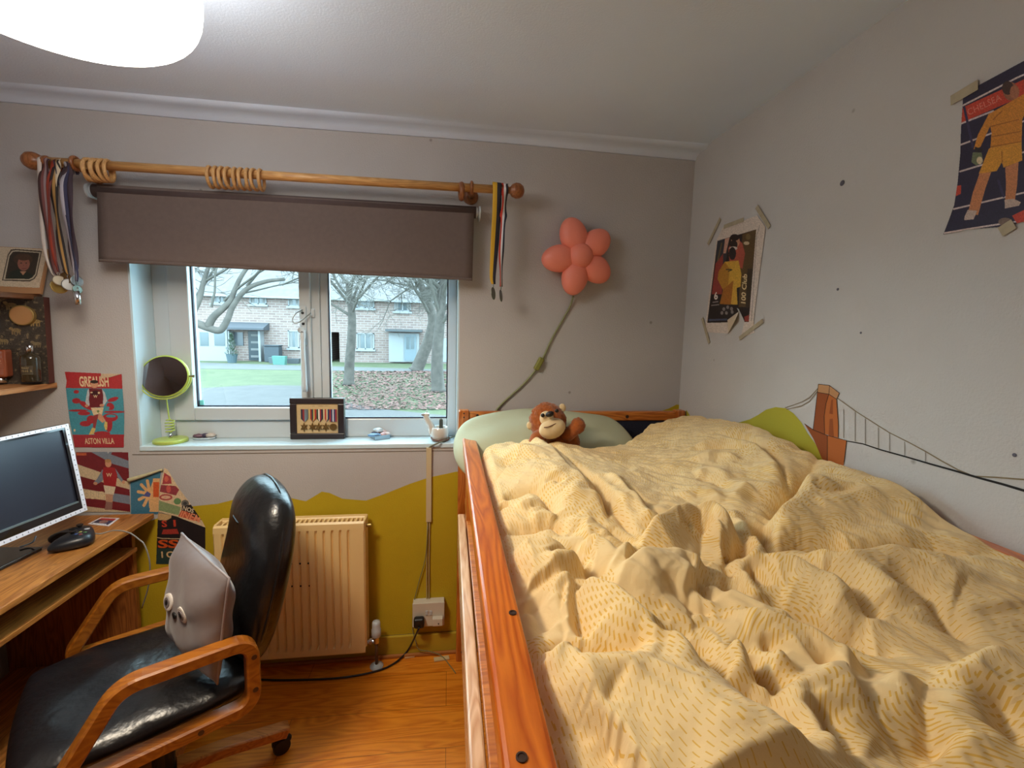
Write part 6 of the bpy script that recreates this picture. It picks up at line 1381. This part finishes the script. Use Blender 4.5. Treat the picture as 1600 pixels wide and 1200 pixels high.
# small soft irregularities
def vnoise(sc, seed, ang=0, st=1):
    R = np.random.default_rng(seed); ca, sa = math.cos(ang), math.sin(ang); x = (GX*ca+GY*sa)/sc; y = (-GX*sa+GY*ca)/(sc*st); n_ = 64; T = R.standard_normal((n_, n_))
    xi = np.floor(x).astype(int); yi = np.floor(y).astype(int); fx_ = x-xi; fy_ = y-yi; fx_ = fx_*fx_*(3-2*fx_); fy_ = fy_*fy_*(3-2*fy_)
    g = lambda i, j: T[(i % n_), (j % n_)]
    return (g(xi, yi)*(1-fx_)+g(xi+1, yi)*fx_)*(1-fy_)+(g(xi, yi+1)*(1-fx_)+g(xi+1, yi+1)*fx_)*fy_
H += .0045*vnoise(.06, 1, .9, 2.2)+.0022*vnoise(.03, 2, -.7, 2.5)+.0012*vnoise(.016, 3, .5, 2)
ZM = .994
ep = np.minimum(np.minimum((GX-.114)/.035, (1.089-GX)/.03), (YE[None, :]-GY)/.045); ep = np.clip(ep, 0, 1); ep = np.sqrt(1-(1-ep)**2)
H = ZM+.006+(np.maximum(H, 1.02)-ZM-.006)*ep
P0 = np.stack([GX, GY, H], -1)
# cloth relaxation: a little spare cloth lets folds crease and buckle like cotton
def relax(P0, slack, iters, pull, seed=5):
    P = P0.copy(); P[..., 2] += np.random.default_rng(seed).normal(0, .0006, P.shape[:2])
    def con(da, db):
        sy = slice(0, ny-db) ; sx = slice(0, nx-da) if da >= 0 else slice(-da, nx)
        ty = slice(db, ny); tx = slice(da, nx) if da >= 0 else slice(0, nx+da)
        L = np.linalg.norm(P0[ty, tx]-P0[sy, sx], axis=-1); return (sy, sx, ty, tx, L)
    cs_ = [con(1, 0)+(1.0,), con(0, 1)+(1.0,), con(1, 1)+(.5,), con(-1, 1)+(.5,), con(2, 0)+(.35,), con(0, 2)+(.35,), con(4, 0)+(.12,), con(0, 4)+(.12,)]
    for it in range(iters):
        sl = 1+(slack)*min(1, it/(iters*.5)); D = np.zeros_like(P); W = np.zeros(P.shape[:2])
        for (sy, sx, ty, tx, L, k) in cs_:
            d = P[ty, tx]-P[sy, sx]; l = np.linalg.norm(d, axis=-1)+1e-9; c = (k*.5*(l-L*sl)/l)[..., None]*d
            D[sy, sx] += c; D[ty, tx] -= c; W[sy, sx] += k; W[ty, tx] += k
        P += D/np.maximum(W, .5)[..., None]*1.6
        P += (P0-P)*pull
        P[..., 2] -= .00002
        P[..., 0] = np.clip(P[..., 0], .1125, 1.1); P[..., 2] = np.maximum(P[..., 2], ZM+.001)
    return P
PD = relax(P0, .05, 130, .018)
dv = thing('duvet', (.6, .8, 1.0), 'rumpled cream duvet with mustard dash pattern heaped over the bed', 'duvet')
mb = MB(); mb.v = [tuple(p) for p in PD.reshape(-1, 3).tolist()]; ids = np.arange(nx*ny).reshape(ny, nx)
mb.f = np.stack([ids[:-1, :-1], ids[:-1, 1:], ids[1:, 1:], ids[1:, :-1]], -1).reshape(-1, 4).tolist(); mb.m = [0]*len(mb.f)
def duvetmat():
    mt = bpy.data.materials.new('dashed_duvet_cotton'); mt.use_nodes = True; nt = mt.node_tree; b = nt.nodes['Principled BSDF']; L = nt.links.new
    b.inputs['Roughness'].default_value = .9; b.inputs['Sheen Weight'].default_value = .15; b.inputs['Specular IOR Level'].default_value = .2
    uv = nt.nodes.new('ShaderNodeUVMap'); uv.uv_map = 'UVMap'
    def M(op, a, b_=None, c=None):
        n = nt.nodes.new('ShaderNodeMath'); n.operation = op
        for i, v in enumerate((a, b_, c)):
            if v is None: continue
            if isinstance(v, (int, float)): n.inputs[i].default_value = v
            else: L(v, n.inputs[i])
        return n.outputs[0]
    vo = nt.nodes.new('ShaderNodeTexVoronoi'); vo.distance = 'CHEBYCHEV'; vo.inputs['Scale'].default_value = 7.5; L(uv.outputs[0], vo.inputs['Vector'])
    cs = nt.nodes.new('ShaderNodeSeparateColor'); L(vo.outputs['Color'], cs.inputs[0])
    sp = nt.nodes.new('ShaderNodeSeparateXYZ'); L(uv.outputs[0], sp.inputs[0])
    sw = M('GREATER_THAN', cs.outputs[0], .78); isw = M('SUBTRACT', 1, sw)
    x = M('ADD', M('MULTIPLY', sp.outputs[1], isw), M('MULTIPLY', sp.outputs[0], sw)); y = M('ADD', M('MULTIPLY', sp.outputs[0], isw), M('MULTIPLY', sp.outputs[1], sw))
    row = M('DIVIDE', y, .0085); ri = M('FLOOR', row); fy = M('FRACT', row)
    jit = M('FRACT', M('MULTIPLY', M('SINE', M('MULTIPLY', ri, 12.9898)), 437.58))
    xo = M('ADD', M('DIVIDE', x, .0195), M('ADD', M('MULTIPLY', ri, .5), M('MULTIPLY', jit, .3))); fx2 = M('FRACT', xo)
    th = M('MULTIPLY_ADD', M('GREATER_THAN', cs.outputs[1], .55), .2, .17)
    du = M('MULTIPLY_ADD', cs.outputs[2], .25, .45)
    mk = M('MULTIPLY', M('LESS_THAN', fy, th), M('LESS_THAN', fx2, du))
    dens = M('GREATER_THAN', cs.outputs[2], .16); mk = M('MULTIPLY', mk, dens)
    mx = nt.nodes.new('ShaderNodeMix'); mx.data_type = 'RGBA'; mx.inputs[6].default_value = (*C255(240, 212, 158), 1); mx.inputs[7].default_value = (*C255(222, 170, 20), 1)
    L(M('MULTIPLY', mk, .72), mx.inputs[0]); L(mx.outputs[2], b.inputs['Base Color'])
    n = nt.nodes.new('ShaderNodeTexNoise'); n.inputs['Scale'].default_value = 900; n.inputs['Detail'].default_value = 2; L(uv.outputs[0], n.inputs['Vector'])
    n2 = nt.nodes.new('ShaderNodeTexNoise'); n2.inputs['Scale'].default_value = 38; n2.inputs['Detail'].default_value = 4; L(uv.outputs[0], n2.inputs['Vector'])
    bp = nt.nodes.new('ShaderNodeBump'); bp.inputs['Strength'].default_value = .12; bp.inputs['Distance'].default_value = .002; L(n.outputs['Fac'], bp.inputs['Height'])
    b2 = nt.nodes.new('ShaderNodeBump'); b2.inputs['Strength'].default_value = .4; b2.inputs['Distance'].default_value = .006; L(n2.outputs['Fac'], b2.inputs['Height']); L(bp.outputs['Normal'], b2.inputs['Normal']); L(b2.outputs['Normal'], b.inputs['Normal'])
    return mt
do = obj('duvet_cover', mb, duvetmat(), dv, smooth=True, fix=False)
# cloth coordinates: arc length along the sheet
sx_ = np.linalg.norm(np.diff(PD, axis=1), axis=-1); sy_ = np.linalg.norm(np.diff(PD, axis=0), axis=-1)
U = np.c_[np.zeros(ny), np.cumsum(sx_, 1)]; V = np.r_[np.zeros((1, nx)), np.cumsum(sy_, 0)]
def blur(A, k):
    for _ in range(k):
        A = (np.pad(A, ((1, 1), (0, 0)), 'edge')[:-2]+np.pad(A, ((1, 1), (0, 0)), 'edge')[2:]+2*A)/4; A = (np.pad(A, ((0, 0), (1, 1)), 'edge')[:, :-2]+np.pad(A, ((0, 0), (1, 1)), 'edge')[:, 2:]+2*A)/4
    return A
U = blur(U, 30); V = blur(V, 30)
ul = do.data.uv_layers.new(name='UVMap'); li = np.empty(len(do.data.loops), int); do.data.loops.foreach_get('vertex_index', li)
ul.data.foreach_set('uv', np.c_[U.ravel()[li], V.ravel()[li]].ravel())
sb = do.modifiers.new('sub', 'SUBSURF'); sb.levels = 1; sb.render_levels = 1

# ------------------------------------------------------------------ monkey toy
M_fur = mat('russet_fur', C255(158, 82, 26), .95, var=.25, vscale=60, sheen=.4); M_face = mat('cream_plush', C255(222, 196, 152), .9, sheen=.3, var=.06, vscale=40); M_dk = mat('plush_black', C255(22, 18, 16), .5)
hc = oY(856, 659, 1.66)
mk_ = thing('monkey_toy', hc-(0, 0, .12), 'brown plush monkey with cream muzzle propped on the pillow', 'soft toy')
Rf = random.Random(3)
def fuzz(a): return lambda d: 1+a*(Rf.random()-.5)+.02*math.sin(9*d[0]+7*d[2])
hx = np.array((.94, 0, -.0)); hr = np.array((math.cos(.35), 0, math.sin(.35))); hu = np.array((-math.sin(.35), 0, math.cos(.35))); hn = np.array((.12, -.98, .1)); hn /= np.linalg.norm(hn)
mb = MB(); mb.ell(hc, hr*.069, (0, .06, 0), hu*.074, 80, 50, fn=fuzz(.10)); hd_ = obj('head', mb, M_fur, mk_, smooth=True)
fc = oY(861, 664, 1.598)
mb = MB(); mb.ell(fc+hu*-.014, hr*.05, hn*.03, hu*.038, 30, 18); obj('muzzle', mb, M_face, hd_, smooth=True)
mb = MB(); mb.ell(fc+hu*.024+hr*-.006+np.array((0, .012, 0)), hr*.026, hn*.02, hu*.03, 24, 14); obj('face_patch', mb, M_face, hd_, smooth=True)
e1 = oY(848, 649, 1.588); mb = MB(); mb.ell(e1, hr*.0075, hn*.006, hu*.0075, 16, 10); obj('eye', mb, M_dk, hd_, smooth=True)
mb = MB(); mb.ell(oY(870, 642, 1.592), hr*.007, hn*.005, hu*.007, 16, 10); obj('eye', mb, M_dk, hd_, smooth=True)
nb_ = oY(859, 647, 1.575); mb = MB(); mb.ell(nb_, hr*.016, hn*.012, hu*.0105, 18, 12); obj('nose', mb, M_dk, hd_, smooth=True)
mb = MB(); pts = [];
for x, y in ((849, 667), (857, 666), (866, 662), (873, 658), (877, 655)):
    p = oY(x, y, 1.6); d = (p-EYE)/np.linalg.norm(p-EYE); pts.append(p)
# seam of the mouth laid on the muzzle surface
def onmuz(px, py):
    d = CM.T @ np.array([(px-800)/FPX, (py-600)/FPX, 1.0]); c = fc+hu*-.014; A_ = np.stack([hr/.05, hn/.03, hu/.038]); o_ = A_@(EYE-c); e_ = A_@d
    qa, qb, qc = e_@e_, 2*o_@e_, o_@o_-1; D_2 = qb*qb-4*qa*qc
    t = (-qb-math.sqrt(max(D_2, 0)))/(2*qa); return EYE+d*(t-.0022/np.linalg.norm(d))
mb.tube(crom([onmuz(x, y) for x, y in ((850, 668), (857, 667), (866, 663), (873, 659), (877, 655))], 5), .0016, 6); obj('mouth_seam', mb, mat('mouth_brown', C255(96, 40, 20), .8), hd_, smooth=True)
for (x, y) in ((828, 665), (879, 637)):
    mb = MB(); mb.ell(oY(x, y, 1.655), hr*.013, (0, .008, 0), hu*.016, 16, 10); obj('ear', mb, M_face, hd_, smooth=True)
mb = MB(); mb.ell(oY(880, 690, 1.67), (.062, 0, -.02), (0, .05, 0), (.02, 0, .055), 60, 40, fn=fuzz(.10)); obj('body', mb, M_fur, mk_, smooth=True)
mb = MB(); P = [oY(884, 682, 1.64), oY(893, 675, 1.62), oY(902, 666, 1.61)]; mb.tube(crom(P, 8), .024, 20)
mb.ell(P[2]+(.002, 0, .002), (.027, 0, 0), (0, .026, 0), (0, 0, .03), 50, 30, fn=fuzz(.12)); mb.v = [tuple(np.array(v)+np.array([Rf.gauss(0, .0008)]*3)) for v in mb.v]; obj('arm', mb, M_fur, mk_, smooth=True)
mb = MB(); mb.tube(crom([oY(846, 678, 1.63), oY(838, 684, 1.61), oY(834, 694, 1.6)], 6), .022, 18); mb.v = [tuple(np.array(v)+np.array([Rf.gauss(0, .001)]*3)) for v in mb.v]; obj('arm', mb, M_fur, mk_, smooth=True)
